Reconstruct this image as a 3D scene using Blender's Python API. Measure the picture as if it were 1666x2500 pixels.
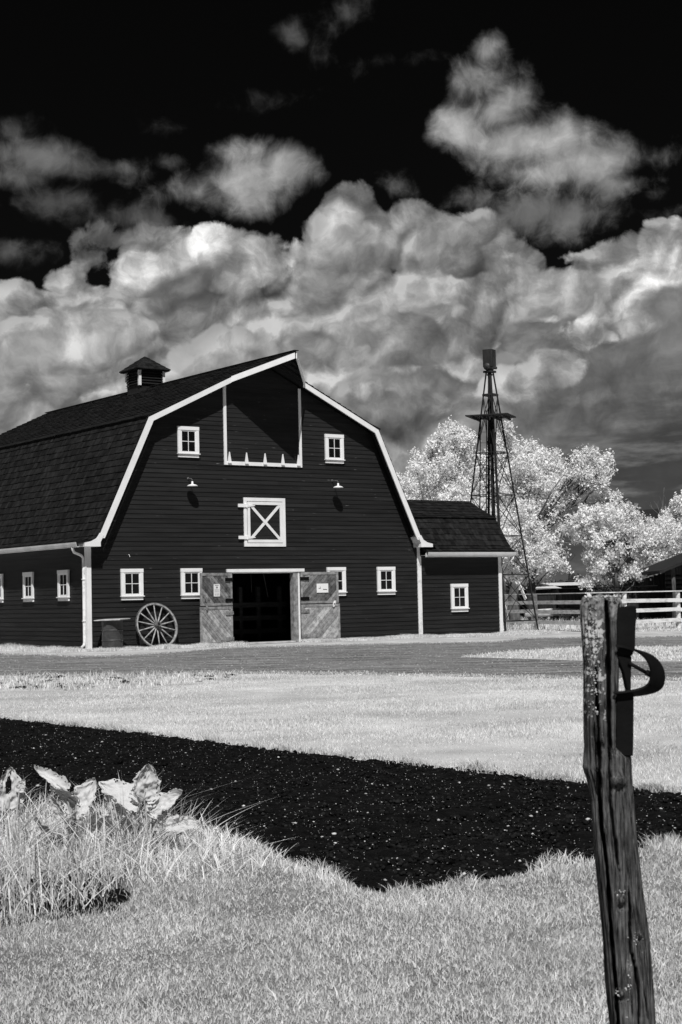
import bpy, bmesh, math, random
import numpy as np
from mathutils import Vector, Matrix, noise as mnoise

scene = bpy.context.scene
COL = scene.collection
R = math.radians
for o in list(bpy.data.objects):
    bpy.data.objects.remove(o)

# ------------------------------------------------------------------ camera
CAM = Vector((-22.062, -44.094, 1.463))
RIGHT = Vector((0.8111014, -0.58449925, -0.02179771))
UP = Vector((-0.01445047, -0.05728056, 0.99825354))
FWD = Vector((0.58472703, 0.80936986, 0.05490663))
cam_data = bpy.data.cameras.new('camera')
cam = bpy.data.objects.new('camera', cam_data)
COL.objects.link(cam)
mw = Matrix.Identity(4)
for i in range(3):
    mw[i][0], mw[i][1], mw[i][2], mw[i][3] = RIGHT[i], UP[i], -FWD[i], CAM[i]
cam.matrix_world = mw
cam_data.sensor_fit = 'VERTICAL'
cam_data.sensor_height = 36
cam_data.sensor_width = 24
cam_data.lens = 3814.73 / 2500 * 36
cam_data.clip_end = 20000
cam_data.dof.use_dof = True
cam_data.dof.focus_distance = 38
cam_data.dof.aperture_fstop = 16
scene.camera = cam
scene.view_settings.view_transform = 'Standard'
scene.view_settings.look = 'None'
scene.view_settings.exposure = 0
scene.view_settings.gamma = 1

FPX = 3814.73


def at(px, py, depth):
    """point seen at photo pixel (1666x2500 frame) at a distance along the view"""
    return CAM + (FWD + RIGHT * ((px - 833) / FPX) - UP * ((py - 1250) / FPX)) * depth


def gp(px, py, z=0.0):
    d = FWD + RIGHT * ((px - 833) / FPX) - UP * ((py - 1250) / FPX)
    return CAM + d * ((z - CAM.z) / d.z)


# ------------------------------------------------------------------ sun
SUN = Vector((0.33, 0.52, -0.79)).normalized()
ld = bpy.data.lights.new('sun', 'SUN')
ld.energy = 4.7
ld.angle = R(0.53)
ld.color = (1.0, 0.992, 0.985)
lo = bpy.data.objects.new('sun', ld)
lo.rotation_euler = SUN.to_track_quat('-Z', 'Y').to_euler()
lo.location = (-20, -40, 60)
COL.objects.link(lo)


# ------------------------------------------------------------------ node expressions
class NT:
    def __init__(self, tree):
        self.t = tree

    def new(self, kind, **kw):
        n = self.t.nodes.new(kind)
        for k, v in kw.items():
            setattr(n, k, v)
        return n

    def link(self, a, sock):
        if isinstance(a, E):
            a = a.s
        if hasattr(a, 'node'):
            self.t.links.new(a, sock)
        else:
            sock.default_value = a

    def m(self, op, *a, clamp=False):
        n = self.new('ShaderNodeMath', operation=op, use_clamp=clamp)
        for i, v in enumerate(a):
            self.link(v, n.inputs[i])
        return E(self, n.outputs[0])

    def xyz(self, x=0., y=0., z=0.):
        n = self.new('ShaderNodeCombineXYZ')
        for i, v in enumerate((x, y, z)):
            self.link(v, n.inputs[i])
        return E(self, n.outputs[0])

    def noise(self, vec, scale, detail=4, rough=.55, lac=2., dist=0., dim='3D'):
        n = self.new('ShaderNodeTexNoise', noise_dimensions=dim)
        self.link(vec, n.inputs['Vector'])
        n.inputs['Scale'].default_value = scale
        n.inputs['Detail'].default_value = detail
        n.inputs['Roughness'].default_value = rough
        n.inputs['Lacunarity'].default_value = lac
        n.inputs['Distortion'].default_value = dist
        return E(self, n.outputs[0])

    def voro(self, vec, scale, detail=0., rough=.5, feature='F1', smooth=.5, dim='3D', out=0, rand=1.):
        n = self.new('ShaderNodeTexVoronoi', voronoi_dimensions=dim, feature=feature)
        self.link(vec, n.inputs['Vector'])
        n.inputs['Scale'].default_value = scale
        n.inputs['Detail'].default_value = detail
        n.inputs['Roughness'].default_value = rough
        n.inputs['Randomness'].default_value = rand
        if feature == 'SMOOTH_F1':
            n.inputs['Smoothness'].default_value = smooth
        return E(self, n.outputs[out])

    def ss(self, x, lo, hi, a=0., b=1.):
        n = self.new('ShaderNodeMapRange', interpolation_type='SMOOTHSTEP')
        for i, v in enumerate((x, lo, hi, a, b)):
            self.link(v, n.inputs[i])
        return E(self, n.outputs[0])

    def lin(self, x, lo, hi, a=0., b=1.):
        n = self.new('ShaderNodeMapRange')
        for i, v in enumerate((x, lo, hi, a, b)):
            self.link(v, n.inputs[i])
        return E(self, n.outputs[0])

    def sep(self, v):
        n = self.new('ShaderNodeSeparateXYZ')
        self.link(v, n.inputs[0])
        return [E(self, s) for s in n.outputs]


class E:
    def __init__(self, nt, s):
        self.nt, self.s = nt, s

    def __add__(self, o): return self.nt.m('ADD', self, o)
    __radd__ = __add__
    def __sub__(self, o): return self.nt.m('SUBTRACT', self, o)
    def __rsub__(self, o): return self.nt.m('SUBTRACT', o, self)
    def __mul__(self, o): return self.nt.m('MULTIPLY', self, o)
    __rmul__ = __mul__
    def __truediv__(self, o): return self.nt.m('DIVIDE', self, o)
    def max(self, o): return self.nt.m('MAXIMUM', self, o)
    def min(self, o): return self.nt.m('MINIMUM', self, o)
    def clamp(self): return self.nt.m('ADD', self, 0., clamp=True)


def mixf(a, b, t):
    return a + (b - a) * t


# ------------------------------------------------------------------ sky: dark infrared sky with cumulus
world = bpy.data.worlds.new('World')
scene.world = world
world.use_nodes = True
wt = world.node_tree
wt.nodes.clear()
w = NT(wt)
tc = w.new('ShaderNodeTexCoord')
dx_, dy_, dz_ = w.sep(tc.outputs['Generated'])
azi = w.m('ARCTAN2', dx_, dy_) - 0.6256
azi = w.m('WRAP', azi, math.pi, -math.pi)
U = azi * 38.15
V = w.m('ARCSINE', dz_) * 38.15 + U * 0.0218 * -1.0
# domain warp
wv = w.xyz(U, V, 3.3)
wa = w.noise(wv, .55, 2, .5, dim='2D') - .5
wb = w.noise(w.xyz(U+17.7, V, 0), .55, 2, .5, dim='2D') - .5
fa = w.noise(w.xyz(U+31., V, 0), 2.2, 3, .55, dim='2D') - .5
fb = w.noise(w.xyz(U+47., V, 0), 2.2, 3, .55, dim='2D') - .5
UW = U + wa * .8 + fa * .22
VW = V + wb * .8 + fb * .22


def fields(du, dv, seed, sc=1.0):
    """cauliflower height: cellular bumps at several sizes plus fine fractal noise"""
    p = w.xyz(UW + du + seed, VW * 1.12 + dv, 0)
    b1 = w.voro(p, .46 * sc, 2.6, .40, 'F1', dim='2D')
    b2 = w.noise(p, .8 * sc, 8, .61, dim='2D')
    bill = 1.0 - b1 * b1 * 1.25
    return bill * .46 + b2 * .62 - .62      # roughly -0.35 .. 0.35


def soft(du, dv, seed, sc=1.0):
    p = w.xyz(U + wa * .8 + fa * .25 + du + seed, V + wb * .8 + fb * .25 + dv, 0)
    return w.noise(p, .5 * sc, 8, .57, 2.1, 0., dim='2D') - .5


def blobs(lst):
    out = None
    for (x, y, rx, ry) in lst:
        dv_ = (FWD + RIGHT * ((x - 833) / FPX) - UP * ((y - 1250) / FPX)).normalized()
        cu = (math.atan2(dv_.x, dv_.y) - 0.6256) * 38.15
        cv = math.asin(dv_.z) * 38.15 - cu * 0.0218
        a = (U - cu) * (100 / rx)
        b = (V - cv) * (100 / ry)
        d = 1.0 - w.m('SQRT', a * a + b * b)
        d = d * (min(rx, ry) / 100.)
        out = d if out is None else w.m('SMOOTH_MAX', out, d, .35)
    return out


# the clear sky: the red end of a Nishita sky, which infrared film shows almost black
sky = w.new('ShaderNodeTexSky', sky_type='NISHITA')
sky.sun_disc = False
sky.sun_elevation = math.asin(-SUN.z)
sky.sun_rotation = math.atan2(-SUN.x, -SUN.y)
sky.ozone_density = 3
sepc = w.new('ShaderNodeSeparateColor')
wt.links.new(sky.outputs[0], sepc.inputs[0])
col = E(w, sepc.outputs[0]) * 0.0016
col = col.min(.01)

DU, DV = -.17, .28
A0, A1 = fields(0, 0, 5.), fields(DU, DV, 5.)
B0, B1 = fields(0, 0, 23., .8), fields(DU * 1.2, DV * 1.2, 23., .8)
S0, S1 = soft(0, 0, 9.), soft(DU * 1.5, DV * 1.5, 9.)
T0 = soft(0, 0, 41., .6)


def layer(col, shape, n0, n1, amp, lo, hi, bright, relief, op=1.0, core=.5, gain=.5):
    """one cloud deck in front of the ones before it"""
    f = shape + n0 * amp
    alpha = w.ss(f, lo, hi) * op
    lit = (n0 - n1) * relief
    depth = w.ss(f, lo, core)                      # thin edges pass less light back
    lit = lit * (1.0 + bright * .8)
    c = bright * ((1.0 - gain) + depth * gain) * w.m('POWER', 2.0, lit * 1.15).min(1.9)
    c = c * (1.0 + T0 * 1.1)
    return mixf(col, c.max(.01), alpha)


# high loose wisps
hi_w = blobs([(712, 72, 55, 42), (845, 28, 75, 42), (940, 150, 90, 30), (25, 322, 60, 24), (420, 312, 50, 26),
              (570, 262, 100, 20), (640, 240, 60, 20)])
col = layer(col, hi_w, S0, S1, 1.9, -.02, .85, .11, 1.2, .75)
# upper right cloud
ur = blobs([(1185, 130, 46, 46), (1180, 200, 95, 62), (1230, 265, 125, 80), (1120, 310, 95, 70), (1290, 345, 190, 85),
            (1450, 395, 190, 62), (1600, 380, 120, 44), (1280, 420, 150, 42), (1530, 450, 120, 36)])
col = layer(col, ur, S0, S1, 1.15, -.02, .42, .44, 1.5, 1.0, 1.0, .68)
w2 = blobs([(1330, 520, 200, 60), (1480, 520, 170, 45), (1600, 470, 100, 45), (1130, 480, 120, 45), (1620, 530, 90, 50), (960, 460, 60, 30)])
col = layer(col, w2, S0, S1, 2.4, -.02, .8, .15, 1.5, .8)
# middle cloud and left clouds
mid = blobs([(680, 400, 135, 82), (600, 450, 150, 75), (480, 470, 110, 52), (560, 380, 60, 50)])
col = layer(col, mid, S0, S1, 1.2, .0, .5, .32, 1.7, 1.0, .8, .6)
lf = blobs([(110, 388, 160, 52), (270, 412, 120, 42), (20, 430, 120, 50), (400, 395, 50, 24)])
col = layer(col, lf, S0, S1, 1.1, .0, .5, .18, 1.6, 1.0, .7, .5)
lf2 = blobs([(120, 500, 170, 55), (30, 620, 120, 50), (250, 530, 120, 40), (380, 540, 70, 40)])
col = layer(col, lf2, S0, S1, 1.7, .0, .6, .08, 1.5, .9)

# the far bank
plane = (8.3 - V) * .8
bank = blobs([(230, 640, 110, 80), (330, 600, 170, 75), (480, 640, 120, 95), (600, 660, 150, 90), (850, 560, 130, 110), (1000, 590, 160, 110),
              (1150, 610, 130, 90), (1290, 660, 150, 90), (1420, 680, 170, 80), (1640, 640, 95, 110), (60, 720, 160, 70)]).max(plane)
col = layer(col, bank, A0, A1, .85, -.05, .09, .31, 3.8, 1.0, .9, .38)
g = blobs([(495, 600, 88, 46), (650, 640, 110, 72), (560, 690, 120, 60), (330, 690, 120, 68), (180, 700, 90, 52)])
col = layer(col, g, B0, B1, .95, -.02, .11, .60, 3.6, .97, .6, .35)
h = blobs([(830, 600, 110, 120), (860, 700, 190, 120), (1010, 620, 120, 100), (780, 760, 150, 60)])
col = layer(col, h, A0, A1, .8, -.02, .12, .27, 3.2, 1.0, .8, -.1)
g3 = blobs([(840, 530, 60, 62), (820, 600, 50, 50)])
col = layer(col, g3, B0, B1, .7, .0, .4, .62, 3.4, .9, .7, .4)
j = blobs([(1180, 580, 90, 52), (1180, 650, 130, 70), (1330, 720, 170, 75), (1100, 750, 120, 52)])
col = layer(col, j, B0, B1, .95, -.02, .13, .36, 3.8, .95, .7, .4)
k = blobs([(470, 700, 90, 55), (400, 740, 60, 40), (540, 720, 60, 40)])
col = layer(col, k, A0, A1, .8, .0, .3, .15, 2.4, .9)
# lower decks
pl2 = (5.6 - V) * .5
kk = blobs([(150, 830, 190, 90), (330, 800, 150, 70), (560, 850, 170, 90), (760, 840, 120, 70), (1000, 830, 160, 70), (1280, 850, 200, 80)]).max(pl2)
fall = w.lin(U, -6., 8., .38, .15)
col = layer(col, kk, B0, B1, .95, -.06, .10, fall, 3.4, .95, .9, .4)
r1 = blobs([(1640, 600, 80, 80), (1600, 690, 90, 70), (1540, 760, 110, 62), (1480, 815, 90, 50)])
col = layer(col, r1, A0, A1, .85, -.02, .10, .55, 3.4, 1.0, .7, .35)
r2 = blobs([(1640, 740, 110, 62), (1660, 860, 170, 100), (1500, 900, 150, 70)])
col = layer(col, r2, S0, S1, .9, .0, .35, .17, 2.0, .95, .8, .2)
l1 = blobs([(60, 860, 110, 60), (140, 940, 80, 40), (20, 960, 110, 50), (60, 1000, 120, 36)])
col = layer(col, l1, S0, S1, .9, .0, .4, .48, 1.8, .8, .7, .3)
m1 = blobs([(900, 965, 70, 36), (1060, 1000, 60, 46), (1230, 930, 100, 60), (1360, 900, 80, 60)])
col = layer(col, m1, B0, B1, .9, .0, .16, .42, 4.0, .9, .7, .3)
# dark flat bases toward the lower right, drawn out sideways
ST = w.noise(w.xyz(U * .35+77., V * 1.5, 0), 1.1, 7, .6, dim='2D') - .5
base = (3.9 - V) * .45 + (U - 3.0) * .16
ab = w.ss(base + ST * 1.6, -.1, 1.1)
cb = .045 + w.ss(ST, -.05, .28) * .14
col = mixf(col, cb, ab * .92)
front_ = w.ss(w.m('ABSOLUTE', azi), 1.15, .6)          # unseen sky behind the viewer kept clear so shadows stay dark
col = mixf(.004, col, front_)
haz = w.ss(V, 1.2, -.1)
col = mixf(col, .14, haz * .5 * front_)
gnd = w.ss(V, -.2, -.6)
col = mixf(col, .1, gnd)
cmb = w.new('ShaderNodeCombineColor')
for i, f_ in enumerate((1.0, .995, .985)):
    w.link(col * f_, cmb.inputs[i])
world.cycles.sampling_method = 'MANUAL'
world.cycles.sample_map_resolution = 256
bg = w.new('ShaderNodeBackground')
wt.links.new(cmb.outputs[0], bg.inputs[0])
bg.inputs[1].default_value = 1.0
wo = w.new('ShaderNodeOutputWorld')
wt.links.new(bg.outputs[0], wo.inputs[0])

# ------------------------------------------------------------------ materials
MATS = {}


def gmat(name, lo, hi, scale=3., rough=.8, bump=0., bscale=40., stretch=(1, 1, 1), island=0., detail=6, spec=.3,
         metallic=0., trans=0., flecks=None, contrast=(.35, .65)):
    m = bpy.data.materials.new(name)
    m.use_nodes = True
    t = m.node_tree
    t.nodes.clear()
    n = NT(t)
    tc = n.new('ShaderNodeTexCoord')
    mp = n.new('ShaderNodeMapping')
    t.links.new(tc.outputs['Object'], mp.inputs[0])
    mp.inputs['Scale'].default_value = stretch
    v = mp.outputs[0]
    f = n.noise(v, scale, detail, .6)
    val = n.lin(f, contrast[0], contrast[1], lo, hi)
    if island:
        g = n.new('ShaderNodeNewGeometry')
        val = val * (1.0 + (E(n, g.outputs['Random Per Island']) - .5) * 2 * island)
    if flecks:                                   # worn paint: (threshold, value, scale)
        fl = n.noise(v, flecks[2], 3, .5)
        val = mixf(val, flecks[1], n.ss(fl, flecks[0], flecks[0] + .03))
    val = val.clamp()
    c = n.new('ShaderNodeCombineColor')
    for i in range(3):
        n.link(val, c.inputs[i])
    out = n.new('ShaderNodeOutputMaterial')
    if trans:
        a = n.new('ShaderNodeBsdfDiffuse'); b = n.new('ShaderNodeBsdfTranslucent'); x = n.new('ShaderNodeMixShader')
        t.links.new(c.outputs[0], a.inputs[0]); t.links.new(c.outputs[0], b.inputs[0])
        x.inputs[0].default_value = trans
        t.links.new(a.outputs[0], x.inputs[1]); t.links.new(b.outputs[0], x.inputs[2])
        t.links.new(x.outputs[0], out.inputs[0])
    else:
        p = n.new('ShaderNodeBsdfPrincipled')
        t.links.new(c.outputs[0], p.inputs['Base Color'])
        p.inputs['Roughness'].default_value = rough
        p.inputs['Specular IOR Level'].default_value = spec
        p.inputs['Metallic'].default_value = metallic
        if bump:
            bn = n.new('ShaderNodeBump')
            n.link(n.noise(v, bscale, 5, .6), bn.inputs['Height'])
            bn.inputs['Strength'].default_value = 1
            bn.inputs['Distance'].default_value = bump
            t.links.new(bn.outputs[0], p.inputs['Normal'])
        t.links.new(p.outputs[0], out.inputs[0])
    MATS[name] = m
    return m


M_SID = gmat('dark_barn_siding', .009, .018, 1.6, .6, .0012, 60, (.35, 1, 5), .18, spec=.25, flecks=(.715, .16, 7.5))
M_SIDC = gmat('dark_side_siding', .009, .018, 1.6, .6, .0012, 60, (1, .35, 5), .18, spec=.25)
M_WHITE = gmat('white_paint', .70, .80, 2.5, .5, .0015, 30, (1, 1, 1), .03, contrast=(.3, .6))
M_WORN = gmat('worn_white_paint', .45, .78, 5, .6, .002, 40, (1, 1, 1), .05, contrast=(.3, .5))
M_ROOF = gmat('cedar_shingle', .006, .018, 2.2, .9, .004, 30, (3, 3, 1), .4, spec=.1)
M_CAP = gmat('dark_roof_deck', .008, .014, 4, .8)
M_GLASS = gmat('window_glass', .003, .010, 1.2, .06, 0, 1, spec=.6)
M_GUT = gmat('gutter_metal', .45, .6, 1.5, .35, 0, 1, spec=.5)
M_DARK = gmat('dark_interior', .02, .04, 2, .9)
M_DWOOD = gmat('dusty_stall_wood', .05, .09, 3, .9, .003, 20, (1, 1, 4))
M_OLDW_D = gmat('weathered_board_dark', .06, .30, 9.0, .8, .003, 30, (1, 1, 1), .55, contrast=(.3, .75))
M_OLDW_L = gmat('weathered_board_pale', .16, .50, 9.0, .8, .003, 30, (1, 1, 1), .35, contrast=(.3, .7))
M_FRAMEW = gmat('grey_door_frame', .12, .30, 7.0, .8, .003, 30, (1, 1, 1), .25)
M_IRON = gmat('black_iron', .003, .008, 8, .7, .001, 80, spec=.08)
M_STEEL = gmat('tower_steel', .010, .030, 4, .5, .001, 50, (1, 1, .4), .3, spec=.4)
M_PAPER = gmat('paper', .72, .80, 3, .6)
M_INK = gmat('ink', .06, .08, 3, .7)
M_WHEEL = gmat('wheel_wood', .16, .42, 9, .75, .002, 40, (1, 1, 1), .15)
M_HUB = gmat('wheel_hub', .04, .16, 12, .7, .002, 40)
M_DRUM = gmat('drum_steel', .026, .055, 5, .5, .001, 40, spec=.5)
M_BOARD = gmat('pale_board', .35, .55, 6, .8, .002, 30)
M_FENCE = gmat('fence_paint', .34, .72, 2.2, .7, .003, 40, (1, 1, 3), .12, contrast=(.3, .55))
M_BARK = gmat('bark', .04, .14, 5, .9, .02, 12, (1, 1, .3))
M_LEAF = gmat('infrared_leaf', .75, .95, .8, .6, trans=.35, island=.22, contrast=(.3, .6))
M_LEAFBIG = gmat('broad_leaf', .48, .68, 2.5, .6, trans=.15, contrast=(.3, .7))
M_BLADE = gmat('grass_blade', .62, .97, .9, .6, trans=.42, island=.42, contrast=(.3, .65))
M_BLADE_D = gmat('tall_grass_blade', .46, .95, 2.2, .6, trans=.3, island=.4, contrast=(.35, .6))
M_STEM = gmat('leaf_stem', .3, .5, 6, .6)
M_PEB = gmat('pale_pebble', .16, .60, 9, .8, island=.3)
M_CLOD = gmat('soil_clod', .003, .018, 9, 1., .004, 60, island=.4, spec=.02)
M_SHED = gmat('shed_boards', .008, .03, 3, .9, .004, 20, (4, 4, .5), .4)
M_SHEDROOF = gmat('shed_roof', .008, .02, 3, .9, .003, 20)
M_PALEROOF = gmat('pale_tin_roof', .55, .75, 1, .6)
M_SPRUCE = gmat('spruce', .02, .05, 3, .9, island=.3)
M_CONC = gmat('gear_metal', .012, .05, 10, .5, .002, 60, spec=.4)


# ------------------------------------------------------------------ mesh helpers
class MB:
    def __init__(self):
        self.v, self.f = [], []

    def poly(self, pts):
        b = len(self.v)
        self.v += [tuple(p) for p in pts]
        self.f.append(tuple(range(b, b + len(pts))))

    def hexa(self, p):
        """8 points: bottom ring 0-3, top ring 4-7"""
        b = len(self.v)
        self.v += [tuple(q) for q in p]
        for f in ((3, 2, 1, 0), (4, 5, 6, 7), (0, 1, 5, 4), (1, 2, 6, 5), (2, 3, 7, 6), (3, 0, 4, 7)):
            self.f.append(tuple(b + i for i in f))
        return self

    def box(self, x0, x1, y0, y1, z0, z1):
        return self.hexa([(x0, y0, z0), (x1, y0, z0), (x1, y1, z0), (x0, y1, z0),
                          (x0, y0, z1), (x1, y0, z1), (x1, y1, z1), (x0, y1, z1)])

    def extrude(self, pts, d):
        """closed polygon pts extruded by vector d"""
        pts = [Vector(p) for p in pts]
        d = Vector(d)
        b = len(self.v)
        n = len(pts)
        self.v += [tuple(p) for p in pts] + [tuple(p + d) for p in pts]
        self.f.append(tuple(b + i for i in range(n)))
        self.f.append(tuple(b + n + i for i in reversed(range(n))))
        for i in range(n):
            j = (i + 1) % n
            self.f.append((b + j, b + i, b + n + i, b + n + j))
        return self

    def bar(self, a, b_, w, h, up=(0, 0, 1)):
        a, b_ = Vector(a), Vector(b_)
        d = (b_ - a).normalized()
        up = Vector(up)
        s = d.cross(up)
        if s.length < 1e-4:
            s = d.cross(Vector((1, 0, 0)))
        s.normalize()
        u = s.cross(d).normalized()
        s, u = s * w / 2, u * h / 2
        return self.hexa([a - s - u, a + s - u, b_ + s - u, b_ - s - u, a - s + u, a + s + u, b_ + s + u, b_ - s + u])

    def tube(self, pts, rad, seg=8, cap=True):
        pts = [Vector(p) for p in pts]
        if not hasattr(rad, '__len__'):
            rad = [rad] * len(pts)
        b = len(self.v)
        ref = Vector((0, 0, 1))
        d0 = (pts[-1] - pts[0])
        if abs(d0.normalized().z) > .9:
            ref = Vector((1, 0, 0))
        for i, p in enumerate(pts):
            d = (pts[min(i + 1, len(pts) - 1)] - pts[max(i - 1, 0)]).normalized()
            s = d.cross(ref).normalized()
            u = s.cross(d)
            for k in range(seg):
                a = 2 * math.pi * k / seg
                self.v.append(tuple(p + (s * math.cos(a) + u * math.sin(a)) * rad[i]))
        for i in range(len(pts) - 1):
            for k in range(seg):
                k2 = (k + 1) % seg
                self.f.append((b + i * seg + k, b + i * seg + k2, b + (i + 1) * seg + k2, b + (i + 1) * seg + k))
        if cap:
            self.f.append(tuple(b + k for k in reversed(range(seg))))
            self.f.append(tuple(b + (len(pts) - 1) * seg + k for k in range(seg)))
        return self

    def lathe(self, prof, seg=24, mat=None):
        """profile of (r, z)"""
        b = len(self.v)
        mat = mat or Matrix.Identity(4)
        for r, z in prof:
            for k in range(seg):
                a = 2 * math.pi * k / seg
                self.v.append(tuple(mat @ Vector((r * math.cos(a), r * math.sin(a), z))))
        for i in range(len(prof) - 1):
            for k in range(seg):
                k2 = (k + 1) % seg
                self.f.append((b + i * seg + k, b + i * seg + k2, b + (i + 1) * seg + k2, b + (i + 1) * seg + k))
        return self

    def build(self, name, mat, parent=None, smooth=False, bevel=0.):
        me = bpy.data.meshes.new(name)
        me.from_pydata(self.v, [], self.f)
        me.materials.append(mat)
        if smooth:
            me.polygons.foreach_set('use_smooth', [True] * len(me.polygons))
        me.validate()
        me.update()
        o = bpy.data.objects.new(name, me)
        COL.objects.link(o)
        if parent:
            o.parent = parent
        if bevel:
            b = o.modifiers.new('bevel', 'BEVEL')
            b.width = bevel
            b.segments = 1
            b.limit_method = 'ANGLE'
        return o


def tag(o, label=None, cat=None, group=None, kind=None):
    if label: o['label'] = label
    if cat: o['category'] = cat
    if group: o['group'] = group
    if kind: o['kind'] = kind
    return o


def thing(name, label, cat, loc=(0, 0, 0), rz=0., group=None):
    o = bpy.data.objects.new(name, None)
    COL.objects.link(o)
    o.location = loc
    o.rotation_euler = (0, 0, rz)
    o.empty_display_size = .3
    return tag(o, label, cat, group)


def copy_tree(o, parent=None):
    c = o.copy()
    COL.objects.link(c)
    c.parent = parent
    for ch in list(o.children):
        copy_tree(ch, c)
    return c


def np_mesh(name, verts, tris=None, quads=None, mat=None, parent=None, smooth=False):
    me = bpy.data.meshes.new(name)
    verts = np.asarray(verts, np.float32)
    me.vertices.add(len(verts))
    me.vertices.foreach_set('co', verts.ravel())
    loops, starts, tot = [], [], 0
    if quads is not None and len(quads):
        loops.append(np.asarray(quads, np.int32).ravel())
        starts.append(np.arange(len(quads), dtype=np.int32) * 4)
        tot = len(quads) * 4
    if tris is not None and len(tris):
        loops.append(np.asarray(tris, np.int32).ravel())
        starts.append(tot + np.arange(len(tris), dtype=np.int32) * 3)
    loops = np.concatenate(loops)
    starts = np.concatenate(starts)
    me.loops.add(len(loops))
    me.loops.foreach_set('vertex_index', loops)
    me.polygons.add(len(starts))
    me.polygons.foreach_set('loop_start', starts)
    if smooth:
        me.polygons.foreach_set('use_smooth', np.ones(len(starts), bool))
    me.update(calc_edges=True)
    if mat:
        me.materials.append(mat)
    o = bpy.data.objects.new(name, me)
    COL.objects.link(o)
    if parent:
        o.parent = parent
    return o


# ------------------------------------------------------------------ ground
G_R = np.array([RIGHT.x, RIGHT.y]); G_R /= np.linalg.norm(G_R)
G_F = np.array([-G_R[1], G_R[0]])
G_O = np.array([CAM.x, CAM.y])


def px_st(px, py):
    p = gp(px, py)
    d = np.array([p.x, p.y]) - G_O
    return (float(d @ G_R), float(d @ G_F))


def st_xy(s, t):
    return G_O + np.outer(s, G_R) + np.outer(t, G_F)


def smooth_line(pts, n=12):
    pts = np.array(pts)
    out = []
    for i in range(len(pts) - 1):
        p0, p1, p2, p3 = pts[max(i - 1, 0)], pts[i], pts[i + 1], pts[min(i + 2, len(pts) - 1)]
        for k in range(n):
            t = k / n
            out.append(.5 * ((2 * p1) + (-p0 + p2) * t + (2 * p0 - 5 * p1 + 4 * p2 - p3) * t * t + (-p0 + 3 * p1 - 3 * p2 + p3) * t ** 3))
    out.append(pts[-1])
    return np.array(out)


def inside(poly, s, t):
    poly = np.asarray(poly)
    r = np.zeros(len(s), bool)
    j = len(poly) - 1
    for i in range(len(poly)):
        xi, yi = poly[i]; xj, yj = poly[j]
        c = ((yi > t) != (yj > t)) & (s < (xj - xi) * (t - yi) / (yj - yi + 1e-12) + xi)
        r ^= c
        j = i
    return r


def ground_mat(name, lo, hi, scale, bump, bscale, lo2=.0, stretch=1.0, big=(.35, .25), fine=(60, .4)):
    m = bpy.data.materials.new(name)
    m.use_nodes = True
    t = m.node_tree
    n = NT(t)
    p = t.nodes['Principled BSDF']
    tc = n.new('ShaderNodeTexCoord')
    mp = n.new('ShaderNodeMapping')
    t.links.new(tc.outputs['Object'], mp.inputs[0])
    mp.inputs['Rotation'].default_value = (0, 0, -math.atan2(G_R[1], G_R[0]))
    mp.inputs['Scale'].default_value = (1, 1, 1)
    a = n.noise(mp.outputs[0], scale, 6, .6)
    mp2 = n.new('ShaderNodeMapping')
    t.links.new(mp.outputs[0], mp2.inputs[0])
    mp2.inputs['Scale'].default_value = (1, stretch, 1)
    b = n.noise(mp2.outputs[0], big[0], 4, .55)
    c = n.noise(tc.outputs['Object'], fine[0], 3, .7)
    v = n.lin(a, .3, .7, lo, hi) * (1.0 + (b - .5) * 2 * big[1] * 2) * (1.0 + (c - .5) * 2 * fine[1])
    v = v.clamp()
    cc = n.new('ShaderNodeCombineColor')
    for i in range(3):
        n.link(v, cc.inputs[i])
    t.links.new(cc.outputs[0], p.inputs['Base Color'])
    p.inputs['Roughness'].default_value = .95
    p.inputs['Specular IOR Level'].default_value = .05
    bn = n.new('ShaderNodeBump')
    n.link(n.noise(tc.outputs['Object'], bscale, 5, .65), bn.inputs['Height'])
    bn.inputs['Distance'].default_value = bump
    t.links.new(bn.outputs[0], p.inputs['Normal'])
    return m


M_FIELD = ground_mat('field_turf', .34, .55, 1.5, .03, 9)
M_LAWN = ground_mat('lawn_turf', .10, .27, 3.0, .02, 30, big=(.6, .22), fine=(40, .5))
M_LAWN2 = ground_mat('bright_lawn_turf', .38, .60, .8, .012, 30, big=(.25, .30), stretch=1.6, fine=(60, .5))
M_GRAVEL = ground_mat('gravel', .12, .26, 2.5, .03, 22, stretch=8., big=(.30, .85), fine=(22, .8))
M_SOIL = ground_mat('dark_soil', .003, .014, 9, .08, 24)

g = MB()
g.poly([(-2500, -2500, -.012), (2500, -2500, -.012), (2500, 2500, -.012), (-2500, 2500, -.012)])
tag(g.build('ground', M_FIELD), kind='structure')


def sheet(name, poly_st, z, mat):
    xy = st_xy(np.array(poly_st)[:, 0], np.array(poly_st)[:, 1])
    mb = MB()
    mb.poly([(p[0], p[1], z) for p in xy])
    bm = bmesh.new()
    o = mb.build(name, mat)
    bm.from_mesh(o.data)
    bmesh.ops.triangulate(bm, faces=bm.faces)
    bmesh.ops.recalc_face_normals(bm, faces=bm.faces)
    for f in bm.faces:
        if f.normal.z < 0: f.normal_flip()
    bm.to_mesh(o.data)
    bm.free()
    return tag(o, kind='structure')


rng = np.random.default_rng(7)
random.seed(7)


def rough_line(pts, amp, n=14):
    l = smooth_line(pts, n)
    for i in range(len(l)):
        l[i, 1] += amp * (mnoise.noise(Vector((l[i, 0] * .9, l[i, 1] * .2, 3))) + .6 * mnoise.noise(Vector((l[i, 0] * 3.1, 0, 9))))
    return l


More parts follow.
